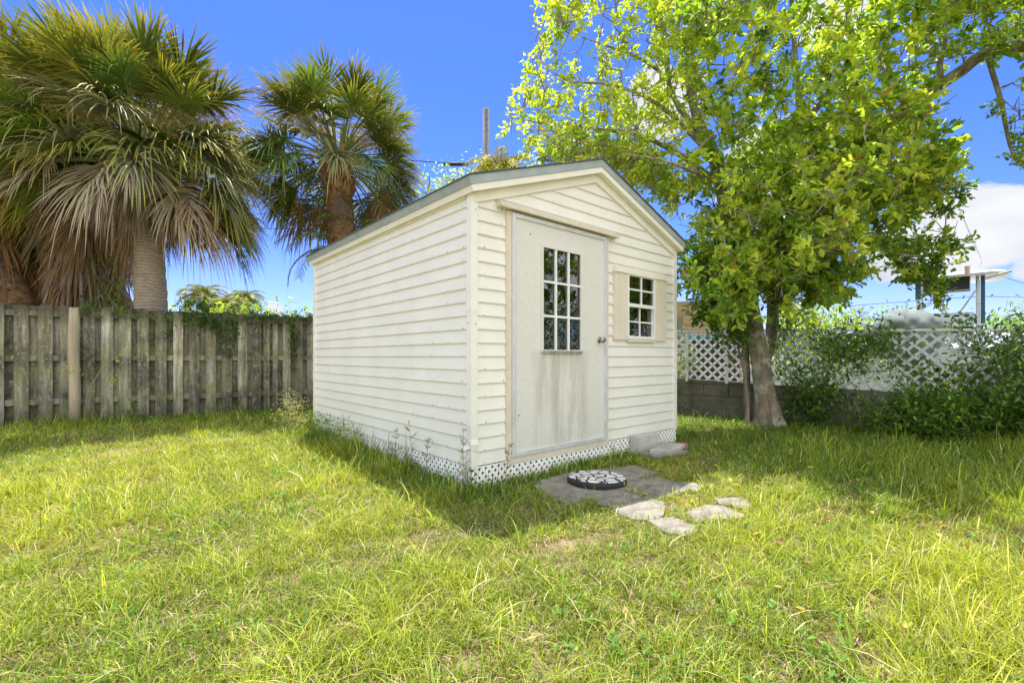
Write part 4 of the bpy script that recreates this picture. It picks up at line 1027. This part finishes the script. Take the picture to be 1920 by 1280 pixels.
palm('fan_palm','tiny distant palm with round crown beyond the lattice fence',grounded([(1608,640),(1608,620),(1609,597)],60),(.35,.3),None,36,14,.75,.75,rp,nl=16,yellow=.2)

# ------------------------------------------------------------------ poles and cables
up=thing('utility_pole','tall dark wooden utility pole rising behind the shed roof','pole',tuple(W(911,668,20)*np.array([1,1,0])))
topz=W(911,205,20)[2]
mb=MB(); mb.tube([(0,0,0),(0,0,topz*.5),(0,0,topz)],[.17,.155,.14],14); mb.build('shaft',simple('pole_wood',(.15,.15,.155),.9,.3,8),up,True)
for z in (topz-3.2,topz-4.0,topz-4.9): mb=MB(); mb.box((-.2,-.17,z),(-.13,-.10,z+.12)); mb.build('bracket',M['dark'],up)
up2=thing('utility_pole','small distant utility pole with crossarm beyond the wooden fence','pole',tuple(W(347,668,60)*np.array([1,1,0])))
z2=W(347,548,60)[2]; mb=MB(); mb.tube([(0,0,0),(0,0,z2)],[.17,.13],8); mb.build('shaft',simple('pole_wood_far',(.2,.17,.15),.9,.2,8),up2)
mb=MB(); mb.box((-1.1,-.06,z2-.35),(1.1,.06,z2-.2)); mb.build('crossarm',M['inside'],up2)
M['cable']=simple('black_cable',(.02,.02,.022),.6)
def cable(pts,r,label,sag=.0):
    mb=MB(); P=smoothpath([W(*p) for p in pts],.6); b=P[0].copy(); mb.tube([p-b for p in P],r,6); o=mb.build('cable',M['cable']); o.location=b
    return tag(o,label,'cable','overhead cables')
cable([(-120,392,14),(120,408,14),(278,419,14),(420,426,14),(600,429,14),(760,420,15)],.011,'black cable passing in front of the palm trunks above the left fence')
cable([(-60,388,16),(180,398,16),(400,400,16),(560,402,16),(700,406,16),(900,396,18)],.007,'thin upper cable behind the palms left of the shed')
mb=MB(); 
cable([(911,300,19.8),(878,307,19),(830,305,18.5),(760,300,18),(600,285,17),(300,260,15)],.016,'cable running left from the tall pole above the shed roof')
mb=MB(); a=W(878,308,18.9); b=W(832,308,18.5); c=(a+b)/2; mb.tube([a-c,(a-c)*.96,(b-c)*.96,b-c],[.03,.075,.075,.03],12)
o=mb.build('splice_case',M['cable'],None,True); o.location=c; tag(o,'black cylindrical splice case hanging on the cable left of the pole','splice case')
cable([(1450,585,40),(1560,576,40),(1720,564,40),(1850,556,40),(1990,561,40)],.022,'distant dark cable crossing the sky behind the boat')
cable([(1880,519,30),(1930,534,30),(1990,552,30)],.014,'short sloping cable leaving the boat top towards the right edge')
def bird(c,label):
    mb=MB(); mb.tube([(-.12,0,-.02),(-.05,0,.02),(.03,0,.05),(.08,0,.09),(.11,0,.10),(.14,0,.09)],[.012,.045,.055,.04,.035,.006],8); mb.tube([(-.12,0,-.02),(-.22,0,-.08)],[.02,.012],4)
    o=mb.build('bird',M['dark'],None,True); o.location=c; tag(o,label,'bird','birds on the cable')
bird(W(1704,565,40)+np.array([0,0,.08]),'small dark bird perched on the distant cable left of the boat')
bird(W(1860,556,40)+np.array([0,0,.08]),'small dark bird perched on the distant cable right of the boat')

# ------------------------------------------------------------------ boat beyond the lattice fence
BY=11.2
bo=thing('fishing_boat','white centre console fishing boat with blue legged T top parked beyond the lattice fence','boat',tuple(W(1790,668,BY)*np.array([1,1,0])),rad(-44))
o3=np.array(bo.location)
bex=np.array([cos(rad(44)),-sin(rad(44))]); bey=np.array([sin(rad(44)),cos(rad(44))])
def Bx(px,py,yo=0.):
    d=np.array([(px-CX)/F,1.]); c=o3[:2]; t=(yo+c.dot(bey))/d.dot(bey); return np.array([(t*d-c).dot(bex),yo,EYE+(HY-py)/F*t])
Bz=lambda py: EYE+(HY-py)/F*BY
gel=simple('white_gelcoat',(.78,.79,.80),.3,.04,3,.5); blue=simple('blue_canvas',(.045,.13,.22),.7,.2,10); tan_=simple('tan_trim',(.55,.47,.35),.6,.1,8)
mb=MB()        # hull: lofted sections along local y (pointing away), rough V hull
secs=[]
for yy,w,zb,zt in ((-1.0,1.05,.85,1.55),(0,1.2,.72,1.55),(1.5,1.25,.68,1.58),(3,1.1,.75,1.66),(4.3,.7,.95,1.8),(5.2,.06,1.4,1.95)):
    secs.append([(-w,yy,zt),(-w*.97,yy,zt-.35),(-w*.8,yy,zb+.25),(0,yy,zb),(w*.8,yy,zb+.25),(w*.97,yy,zt-.35),(w,yy,zt),(w*.85,yy,zt),(w*.8,yy,zt-.3),(-w*.8,yy,zt-.3),(-w*.85,yy,zt)])
vs=[q for s_ in secs for q in s_]; n=11
fs=[(i*n+k,i*n+(k+1)%n,(i+1)*n+(k+1)%n,(i+1)*n+k) for i in range(len(secs)-1) for k in range(n)]+[tuple(range(n))]
rot=mathutils.Matrix.Rotation(rad(0),3,'Z')
mb.add([tuple(rot@mathutils.Vector(q)) for q in vs],fs); mb.build('hull',gel,bo)
mb=MB(); a=Bx(1745,604); b=Bx(1826,620)
mb.box((a[0],-.3,1.4),(b[0],.5,a[2])); mb.box((a[0]-.05,-.32,a[2]+.002),(b[0]+.05,.52,a[2]+.07))
mb.box((a[0]-.02,-.1,a[2]+.072),(b[0]+.0,.4,a[2]+.20)); con=mb.build('console',gel,bo)
for i in range(5): mb=MB(); x=a[0]+.08+i*.17; mb.box((x,-.106,a[2]+.10),(x+.09,-.10,a[2]+.15)); mb.build('instrument',M['dark'],con)
for q in ((a[0]+.10,a[0]+.28,1.7,1.76),(b[0]-.35,b[0]-.08,1.6,1.75)): mb=MB(); mb.box((q[0],-.306,q[2]),(q[1],-.30,q[3])); mb.build('instrument',M['dark'],con)
def leg(pa,pb,r,m,nm): mb=MB(); mb.tube([pa,pb],r,8); mb.build(nm,m,bo)
for x in (1722,1832):
    leg(Bx(x,640)+[0,-.35,0],Bx(x,520)+[0,-.35,0],.028,M['alu'],'leg'); leg(Bx(x+8,640)+[0,.45,0],Bx(x+4,520)+[0,.45,0],.028,M['alu'],'leg')
    mb=MB(); q=Bx(x+6,0); 
    mb.box((q[0]+.0,-.38,Bz(610)),(q[0]+.07,-.32,Bz(522)) ) if x>1800 else mb.box((q[0]-.10,-.38,Bz(560)),(q[0]+.0,-.30,Bz(528)))
    mb.build('canvas_roll',blue,bo)
leg(Bx(1745,545),Bx(1790,606),.018,M['alu'],'brace'); leg(Bx(1829,545),Bx(1785,606),.018,M['alu'],'brace')
# top
mb=MB(); zt=Bz(517); x0=Bx(1712,0)[0]; x1=Bx(1886,0)[0]
def rr2(x0,x1,y0,y1,z,r,k=6):
    out=[]
    for cx,cy,a in ((x1-r,y1-r,0),(x0+r,y1-r,90),(x0+r,y0+r,180),(x1-r,y0+r,270)):
        for i in range(k+1): t=rad(a+90*i/k); out.append((cx+r*cos(t),cy+r*sin(t),z))
    return out
r1=rr2(x0,x1,-.6,1.0,zt-.10,.3); r2_=rr2(x0-.03,x1+.03,-.63,1.03,zt-.05,.32); r3=rr2(x0+.04,x1-.04,-.56,.96,zt,.3); r4=rr2(x0+.3,x1-.3,-.35,.7,zt+.05,.25); n=len(r1)
mb.add(r1+r2_+r3+r4,[(j*n+i,j*n+(i+1)%n,(j+1)*n+(i+1)%n,(j+1)*n+i) for j in range(3) for i in range(n)]+[tuple(range(n))[::-1],tuple(range(3*n,4*n))]); mb.build('canopy',gel,bo)
mb=MB(); mb.box((Bx(1732,0)[0],-.5,Bz(549)),(Bx(1819,0)[0],-.15,Bz(521))); eb=mb.build('electronics_box',M['dark'],bo)
mb=MB(); p0=Bx(1732,0)[0]; p1=Bx(1819,0)[0]; za=Bz(549); zb=Bz(521)
for q in ((p0,p1,za,za+.015),(p0,p1,zb-.015,zb),(p0,p0+.015,za+.015,zb-.015),(p1-.015,p1,za+.015,zb-.015)): mb.box((q[0],-.512,q[2]),(q[1],-.50,q[3]))
for x in (1772,1801): q=Bx(x,540 if x<1800 else 522); mb.box((q[0]-.03,-.53,q[2]-.03),(q[0]+.03,-.512,q[2]+.02))
mb.build('box_trim',tan_,eb)
leg(Bx(1838,514)+[0,-.3,0],Bx(1840,488)+[0,-.3,0],.012,M['alu'],'antenna_mount'); leg(Bx(1840,492)+[0,-.3,0],Bx(1799,396)+[0,-.3,0],.018,gel,'antenna')
leg(Bx(1746,528)+[0,-.64,0],Bx(1746,502)+[0,-.64,0],.05,tan_,'rod_holder'); leg(Bx(1813,524)+[0,-.64,0],Bx(1813,506)+[0,-.64,0],.05,tan_,'rod_holder')
leg(Bx(1845,528)+[0,-.6,0],Bx(1893,514)+[0,-.6,0],.025,tan_,'outrigger')
# grey canvas cover over the seat
import bmesh
bm=bmesh.new(); bmesh.ops.create_icosphere(bm,subdivisions=5,radius=1)
cc_=Bx(1708,622)
for v in bm.verts:
    p=v.co; k=.96+.045*abs(sin(5*p.x+4*p.z+2*p.y))+.04*abs(sin(7*p.y-6*p.z+3*p.x+1))+.015*abs(sin(19*p.x+9*p.z))
    zz=p.z*(.50 if p.z>0 else .9); v.co=mathutils.Vector((cc_[0]+p.x*.66*k, -1.0+p.y*.6*k, cc_[2]+.0+zz*k*.95+ (.05 if p.x<0 and p.z>0 else 0)))
me=bpy.data.meshes.new('cover'); bm.to_mesh(me); bm.free(); link('canvas_cover',me,simple('grey_canvas',(.20,.235,.225),.8,.15,4),bo,True)
# trailer wheels/stands under the hull keep it up
for yy in (.3,1.4): mb=MB(); mb.box((-.9,yy-.08,0),(.9,yy+.08,.75)); mb.build('trailer_bunk',M['inside'],bo)

# ------------------------------------------------------------------ what stands behind the right fence near the shed
wl=thing('timber_screen','honey coloured horizontal board screen with a post behind the lattice beside the shed','fence',tuple(W(1330,668,10.8)*np.array([1,1,0])))
mb=MB(); a=W(1225,668,10.8)-np.array(wl.location); b=W(1405,668,10.8)-np.array(wl.location); z=.1; i=0
while z<2.33:
    k=random.uniform(.85,1.15); mb.box((a[0],-.02+.005*(i%2),z),(b[0],.02,z+.118),0,(.56*k,.37*k,.18*k)); z+=.124; i+=1
mb.build('boards',colmat('honey_boards',.75,6,(.3,1,8),.8,1.15),wl,col=True)
mb=MB(); p=W(1275,668,10.7)-np.array(wl.location); mb.box((p[0]-.05,-.12,0),(p[0]+.05,-.03,1.95),0,(.35,.31,.25)); mb.build('post',M['post_wood'],wl,col=True)
bn_=thing('storage_bin','teal lidded bin half hidden behind the white lattice','bin',tuple(W(1335,668,9.7)*np.array([1,1,0])))
mb=MB(); mb.box((-.45,-.25,0),(.45,.25,1.38)); mb.build('body',simple('brick_red',(.10,.05,.035),.7),bn_)
mb=MB(); mb.box((-.48,-.28,1.381),(.48,.28,1.48)); mb.build('lid',simple('teal',(.05,.30,.27),.5),bn_)

def farbush(label,poly,Y0,Y1,n,rng,y,size,nleaf=30,spread=.25,group=None,name='bush',cat='bush'):
    cl=[W(x,yy,rng.uniform(Y0,Y1)) for x,yy in sample_poly(poly,n,rng)]
    m=np.mean(cl,0); return shrub(name,label,cat,cl,(m[0],m[1],0),nleaf,size,y,rng,spread=spread,group=group,stemr=.02)
farbush('sunlit yellow green bush behind the lattice right of the trunk',[(1440,668),(1440,600),(1480,585),(1540,590),(1590,596),(1592,668)],10.5,12,110,rs,.62,.11)
farbush('distant dark green tree top left of the grey boat cover',[(1618,668),(1625,612),(1660,598),(1700,588),(1715,668)],32,36,90,rs,.25,.3,spread=.5,name='distant_tree',cat='tree')
farbush('distant tree tops low over the lattice behind the boat',[(1850,668),(1850,600),(1920,585),(2050,590),(2050,668)],30,34,90,rs,.3,.3,spread=.5,name='distant_tree',cat='tree')
farbush('green tree top peeping over the shed roof beside the feather palm',[(780,345),(810,320),(850,330),(960,310),(1010,300),(1010,360),(800,400)],12,14,70,rs,.75,.10,spread=.22,name='distant_tree',cat='tree')
farbush('low green shrubs beyond the wooden fence under the far palms',[(330,640),(340,590),(400,582),(500,588),(590,600),(590,668),(330,668)],20,24,80,rs,.45,.22,spread=.4)

# ------------------------------------------------------------------ weeds
def weed(base,h,label,rng,tone=(.30,.33,.14),br=14,lean=0,seed=True,name='tall_weed'):
    t=thing(name,label,'weed',tuple(base),0,'weeds round the shed')
    mb=MB(); pts=[(0,0,0),(lean*.3*h,0,h*.4),(lean*h,.02,h)]; P=smoothpath(pts,.05); mb.tube(P,list(np.linspace(.0035,.0012,len(P))),4,cap=False)
    LPp=[];LDd=[]
    for i in range(br):
        q=rng.uniform(.25,.98); c=P[int(q*(len(P)-1))]; az=rng.uniform(0,6.28); d=np.array([cos(az),sin(az),.9]); L=h*.22*(1.15-q)+.02
        e=c+d*L*.6; mb.tube([c,e],[.0014,.0008],3,cap=False)
        m=8; LPp.append(c+(e-c)*rng.random((m,1))+rng.normal(size=(m,3))*.006); LDd.append(np.tile(d,(m,1))+rng.normal(size=(m,3))*.5)
    mb.build('stem',M['twig'],t); LPp=np.vstack(LPp)
    quads('leaves',leaves(LPp,np.vstack(LDd),rng.uniform(.008,.022,len(LPp)),.35,rng),LEAFT,np.array(tone)*rng.uniform(.7,1.3,(len(LPp),1)),M['grass'],t)
rw=np.random.default_rng(8)
weed(local(-.10,-.02),.50,'feathery pale weed standing at the near corner of the shed',rw,(.40,.40,.22),30)
weed(local(.24,-.12),.36,'brownish seeding weed before the front lattice left of the door',rw,(.25,.22,.12),12,.1)
weed(local(-.10,.75),.48,'reddish bare weed against the side wall near the corner',rw,(.28,.2,.12),16,-.1)
weed(local(-.12,.50),.36,'pair of dry weeds at the side skirt closest to the corner',rw,(.33,.25,.17),22,.05)
weed(local(-.12,1.05),.38,'grey green weed at the middle of the side skirt',rw,(.30,.3,.18),22)
for y,l in ((2.2,'leafy weed clump at the side skirt towards the far end'),(2.75,'bushy weed clump hiding the far part of the side skirt'),(3.2,'dark weed clump at the rear end of the side skirt')):
    cl=[local(-.10-rw.uniform(0,.14),y+rw.uniform(-.26,.26),rw.uniform(.05,.30)) for _ in range(34)]
    shrub('weed_clump',l,'weed',cl,local(-.15,y),16,.028,.25,rw,M['grass'],.04,.4,'weeds round the shed',.002)
cl=[local(-.12-rw.uniform(0,.30),SD+.05+rw.uniform(-.15,.25),rw.uniform(.05,.50)) for _ in range(40)]
shrub('weed_clump','pale sunlit flowering weed at the rear corner of the shed by the fence','weed',cl,local(-.2,SD+.1),18,.03,.7,rw,M['grass'],.05,.3,'weeds round the shed',.002,cols=dict(dark=(.3,.32,.12),mid=(.45,.45,.2),yel=(.62,.58,.34)))
cl=[fp(rw.uniform(205,262),rw.uniform(.05,.62)*rw.random()+.05,rw.uniform(.08,.3)) for _ in range(46)]
shrub('weed_clump','fine tangled brush growing against the foot of the wooden fence','weed',cl,fp(235,0,.2),14,.03,.3,rw,M['grass'],.06,.3,None,.002)
# arching bramble by the post with one bright sprig
t=thing('arching_stem','long arching stem with bright leaves leaning from the round post','weed',tuple(fp(157,0,.2)))
b0=np.array(t.location); mb=MB(); pts=[W(157,792,7.0),W(163,745,6.95),W(178,710,6.95),W(200,682,7.0),W(222,668,7.05)]
pts[0][2]=0; mb.tube([p-b0 for p in smoothpath(pts,.06)],.006,5); mb.build('stem',simple('stem_green',(.28,.3,.12),.7),t,True)
LPp=np.vstack([W(213,711,6.95)-b0+rw.normal(size=(26,3))*.05, W(127,696,6.8)-b0+rw.normal(size=(14,3))*.05, W(220,670,7)-b0+rw.normal(size=(10,3))*.03])
quads('leaves',leaves(LPp,rw.normal(size=LPp.shape),rw.uniform(.04,.07,len(LPp)),.4,rw),LEAFT,leafcol(rw.uniform(.5,.85,len(LPp)),rw),M['leaf'],t)
# wispy shrubs before the block wall
weed(fb(1300,.35),.62,'wispy tall weed in front of the block wall near the shed',rw,(.27,.27,.12),36,name='wall_weed')
weed(fb(1276,.3),.32,'short bright leafy weed at the wall foot next to the shed',rw,(.25,.4,.08),20,name='wall_weed')
weed(G(1425,800),.42,'slender weed in front of the tree foot with pale tips',rw,(.42,.42,.25),14,name='wall_weed')

# ------------------------------------------------------------------ lawn grass
rg=np.random.default_rng(99)
def lawn_pts(n, Y0, Y1):
    Y=np.sqrt(rg.random(n)*(Y1**2-Y0**2)+Y0**2); X=(rg.random(n)*2-1)*Y*1.22
    return np.stack([X,Y],1)
def allowed(P):
    l=(P-C0)@RV; m=(P-C0)@LV
    ok=~((l>-.015)&(l<SW+.015)&(m>-.015)&(m<SD+.015))
    ok&= ((P-FA)@fn>.02)
    sB=(P-BA)@bd; ok&= ((P-BA)@bn>.12)
    for pp in pavpoly:
        c=pp.mean(0); q=c+(P-c)/.90; 
        q=c+(P-c)*(1.04+.12*np.sin(P[:,:1]*37+P[:,1:]*23)+.06*np.sin(P[:,:1]*71-P[:,1:]*53))
        ok&= ~inpoly(q,pp)
    ok&= ~(((P[:,0]-.70)**2+(P[:,1]-3.82)**2)<.29**2)
    ok&= ~((l>2.0)&(l<2.65)&(m>-.44)&(m<0))
    return ok
bare=[(G(240,850)[:2],.30,.9),(G(215,905)[:2],.22,.7),(G(60,965)[:2],.18,.7),(G(260,1000)[:2],.13,.6),(G(455,1030)[:2],.12,.5),(G(1260,1080)[:2],.12,.4),(G(1900,1180)[:2],.22,.6),(G(1290,1180)[:2],.12,.5),(G(1540,1200)[:2],.12,.5),(G(450,1240)[:2],.10,.5),(G(1860,1010)[:2],.25,.5),(G(1270,955)[:2],.14,.4),(G(1390,960)[:2],.30,.5)]
def dens(P):
    k=np.ones(len(P))
    for c,r,a in bare:
        d=((P-c)**2*np.array([.6,1.1])).sum(1)/(r*1.15)**2; k-=a*np.exp(-d)
    Q=np.hstack([P,np.zeros((len(P),1))])
    k*= .72+.50*noise3(Q,3.1,3)+.50*noise3(Q,9,13)
    return np.clip(k,.05,1)
def shade_zone(P):          # shaded ground: grass is longer, with shade painted in as darker green
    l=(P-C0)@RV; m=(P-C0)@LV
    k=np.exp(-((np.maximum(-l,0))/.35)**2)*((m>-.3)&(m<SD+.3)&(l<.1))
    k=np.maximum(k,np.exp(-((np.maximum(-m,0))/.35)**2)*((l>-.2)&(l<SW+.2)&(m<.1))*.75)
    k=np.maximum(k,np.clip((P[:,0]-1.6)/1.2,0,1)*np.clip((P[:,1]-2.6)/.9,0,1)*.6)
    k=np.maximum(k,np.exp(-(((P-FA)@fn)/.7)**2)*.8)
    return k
specs=[(1.15,2.3,18500,1.15),(2.3,3.6,13000,1.0),(3.6,5.4,7500,.95),(5.4,9.6,4200,1.0)]
VV=[];CC=[]
for Y0,Y1,dn,hs_ in specs:
    area=1.22*(Y1**2-Y0**2); P=lawn_pts(int(area*dn),Y0,Y1)
    P=P[allowed(P)]; P=P[rg.random(len(P))<dens(P)]
    n=len(P); Q=np.hstack([P,np.zeros((n,1))]); sz=shade_zone(P)
    nz=noise3(Q,2.3,31); clump=noise3(Q,14,32)
    h=(.040+.030*np.clip(nz+.5,0,1.3)+.040*sz)*rg.uniform(.5,1.5,n)*hs_*(1+.25*clump)
    long=rg.random(n)<(.07+.10*np.clip(nz,0,1)); h[long]*=rg.uniform(1.5,2.7,long.sum())
    w=(.0011+.0009*rg.random(n))*(1+.45*sz)*np.clip(.75+.13*P[:,1],.9,1.7)
    broad=rg.random(n)<.12; w[broad]*=1.9; h[broad]*=.8
    az=rg.uniform(0,2*pi,n)+clump*1.2; lean=rg.uniform(.15,1.25,n)*(1-.35*sz); lean[long]*=1.1
    d=np.stack([np.cos(az),np.sin(az),np.zeros(n)],1); s=np.stack([-np.sin(az+rg.normal(size=n)*.5),np.cos(az),np.zeros(n)],1)
    B=np.hstack([P,np.full((n,1),-.003)]); V=np.zeros((n,8,3),np.float32)
    for k,t in enumerate((0,.42,.76,1.0)):
        c=B+d*(h*lean*t**1.7)[:,None]; c[:,2]+=h*(t-.42*np.minimum(lean,1.1)*t**2.6)
        ww=w*(.8,1.0,.7,.12)[k]; V[:,2*k]=c-s*ww[:,None]; V[:,2*k+1]=c+s*ww[:,None]
    # colour: fresh yellow green in the open, shade painted in as deeper green, straw blades mixed in
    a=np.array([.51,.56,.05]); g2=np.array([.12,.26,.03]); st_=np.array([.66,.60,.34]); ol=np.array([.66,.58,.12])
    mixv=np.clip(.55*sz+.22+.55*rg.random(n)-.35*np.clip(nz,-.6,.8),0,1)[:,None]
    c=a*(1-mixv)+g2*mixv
    r_=rg.random(n); c[r_<.16]=ol*.5+c[r_<.16]*.5
    q=rg.random(n)<(.08*(1-.6*sz)+.06*(clump>.5)); c[q]=st_
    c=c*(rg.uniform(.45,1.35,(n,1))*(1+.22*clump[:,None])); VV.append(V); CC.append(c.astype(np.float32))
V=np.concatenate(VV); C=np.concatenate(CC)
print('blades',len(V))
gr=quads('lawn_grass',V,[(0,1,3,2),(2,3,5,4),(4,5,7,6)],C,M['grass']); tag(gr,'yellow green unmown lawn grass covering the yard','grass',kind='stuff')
# broad leaved lawn weeds
P=lawn_pts(9000,1.2,8.5); P=P[allowed(P)]; Q=np.hstack([P,np.zeros((len(P),1))]); P=P[noise3(Q,2.2,77)+rg.normal(size=len(P))*.3>.45]
P=np.repeat(P,7,0)+rg.normal(size=(len(P)*7,2))*.012; n=len(P); az=rg.uniform(0,6.28,n); D=np.stack([np.cos(az),np.sin(az),rg.uniform(.1,.9,n)],1)
tag(quads('lawn_weeds',leaves(np.hstack([P,rg.uniform(.015,.05,(n,1))]),D,rg.uniform(.018,.040,n),.42,rg,upbias=.7),LEAFT,np.array([.15,.30,.05])*rg.uniform(.6,1.5,(n,1)),M['grass']),'small broad leaved green weeds growing through the lawn','weeds',kind='stuff')
# thatch and fallen leaves
P=lawn_pts(30000,1.15,9.0); P=np.vstack([P,lawn_pts(16000,1.15,3.6)]); P=P[allowed(P)]; n=len(P)
D=rg.normal(size=(n,3)); D[:,2]*=.25; B=np.hstack([P,rg.uniform(.003,.02,(n,1))])
c=np.array([.45,.36,.22])*rg.uniform(.5,1.4,(n,1))
tag(quads('dry_thatch',leaves(B,D,rg.uniform(.02,.07,n),.09,rg),LEAFT,c,M['deadfrond']),'dry straw coloured thatch scattered in the lawn','thatch',kind='stuff')
P=lawn_pts(2600,1.6,9.0); wgt=(P[:,0]>1.0)*1.0; P=P[rg.random(len(P))<np.where(P[:,0]>1.0,.5,.05)]; P=P[((P-C0)@RV>SW+.02)|((P-C0)@LV<-.02)]; P=P[((P-BA)@bn>.12)]; n=len(P)
D=rg.normal(size=(n,3)); D[:,2]*=.2; B=np.hstack([P,rg.uniform(.03,.06,(n,1))]); c=np.where(rg.random((n,1))<.4,[[.55,.42,.10]],[[.30,.19,.11]])*rg.uniform(.7,1.3,(n,1))
tag(quads('fallen_leaves',leaves(B,D,rg.uniform(.04,.075,n),.5,rg,upbias=.8),LEAFT,c,M['deadfrond']),'yellow and brown fallen leaves under the tree','leaves',kind='stuff')
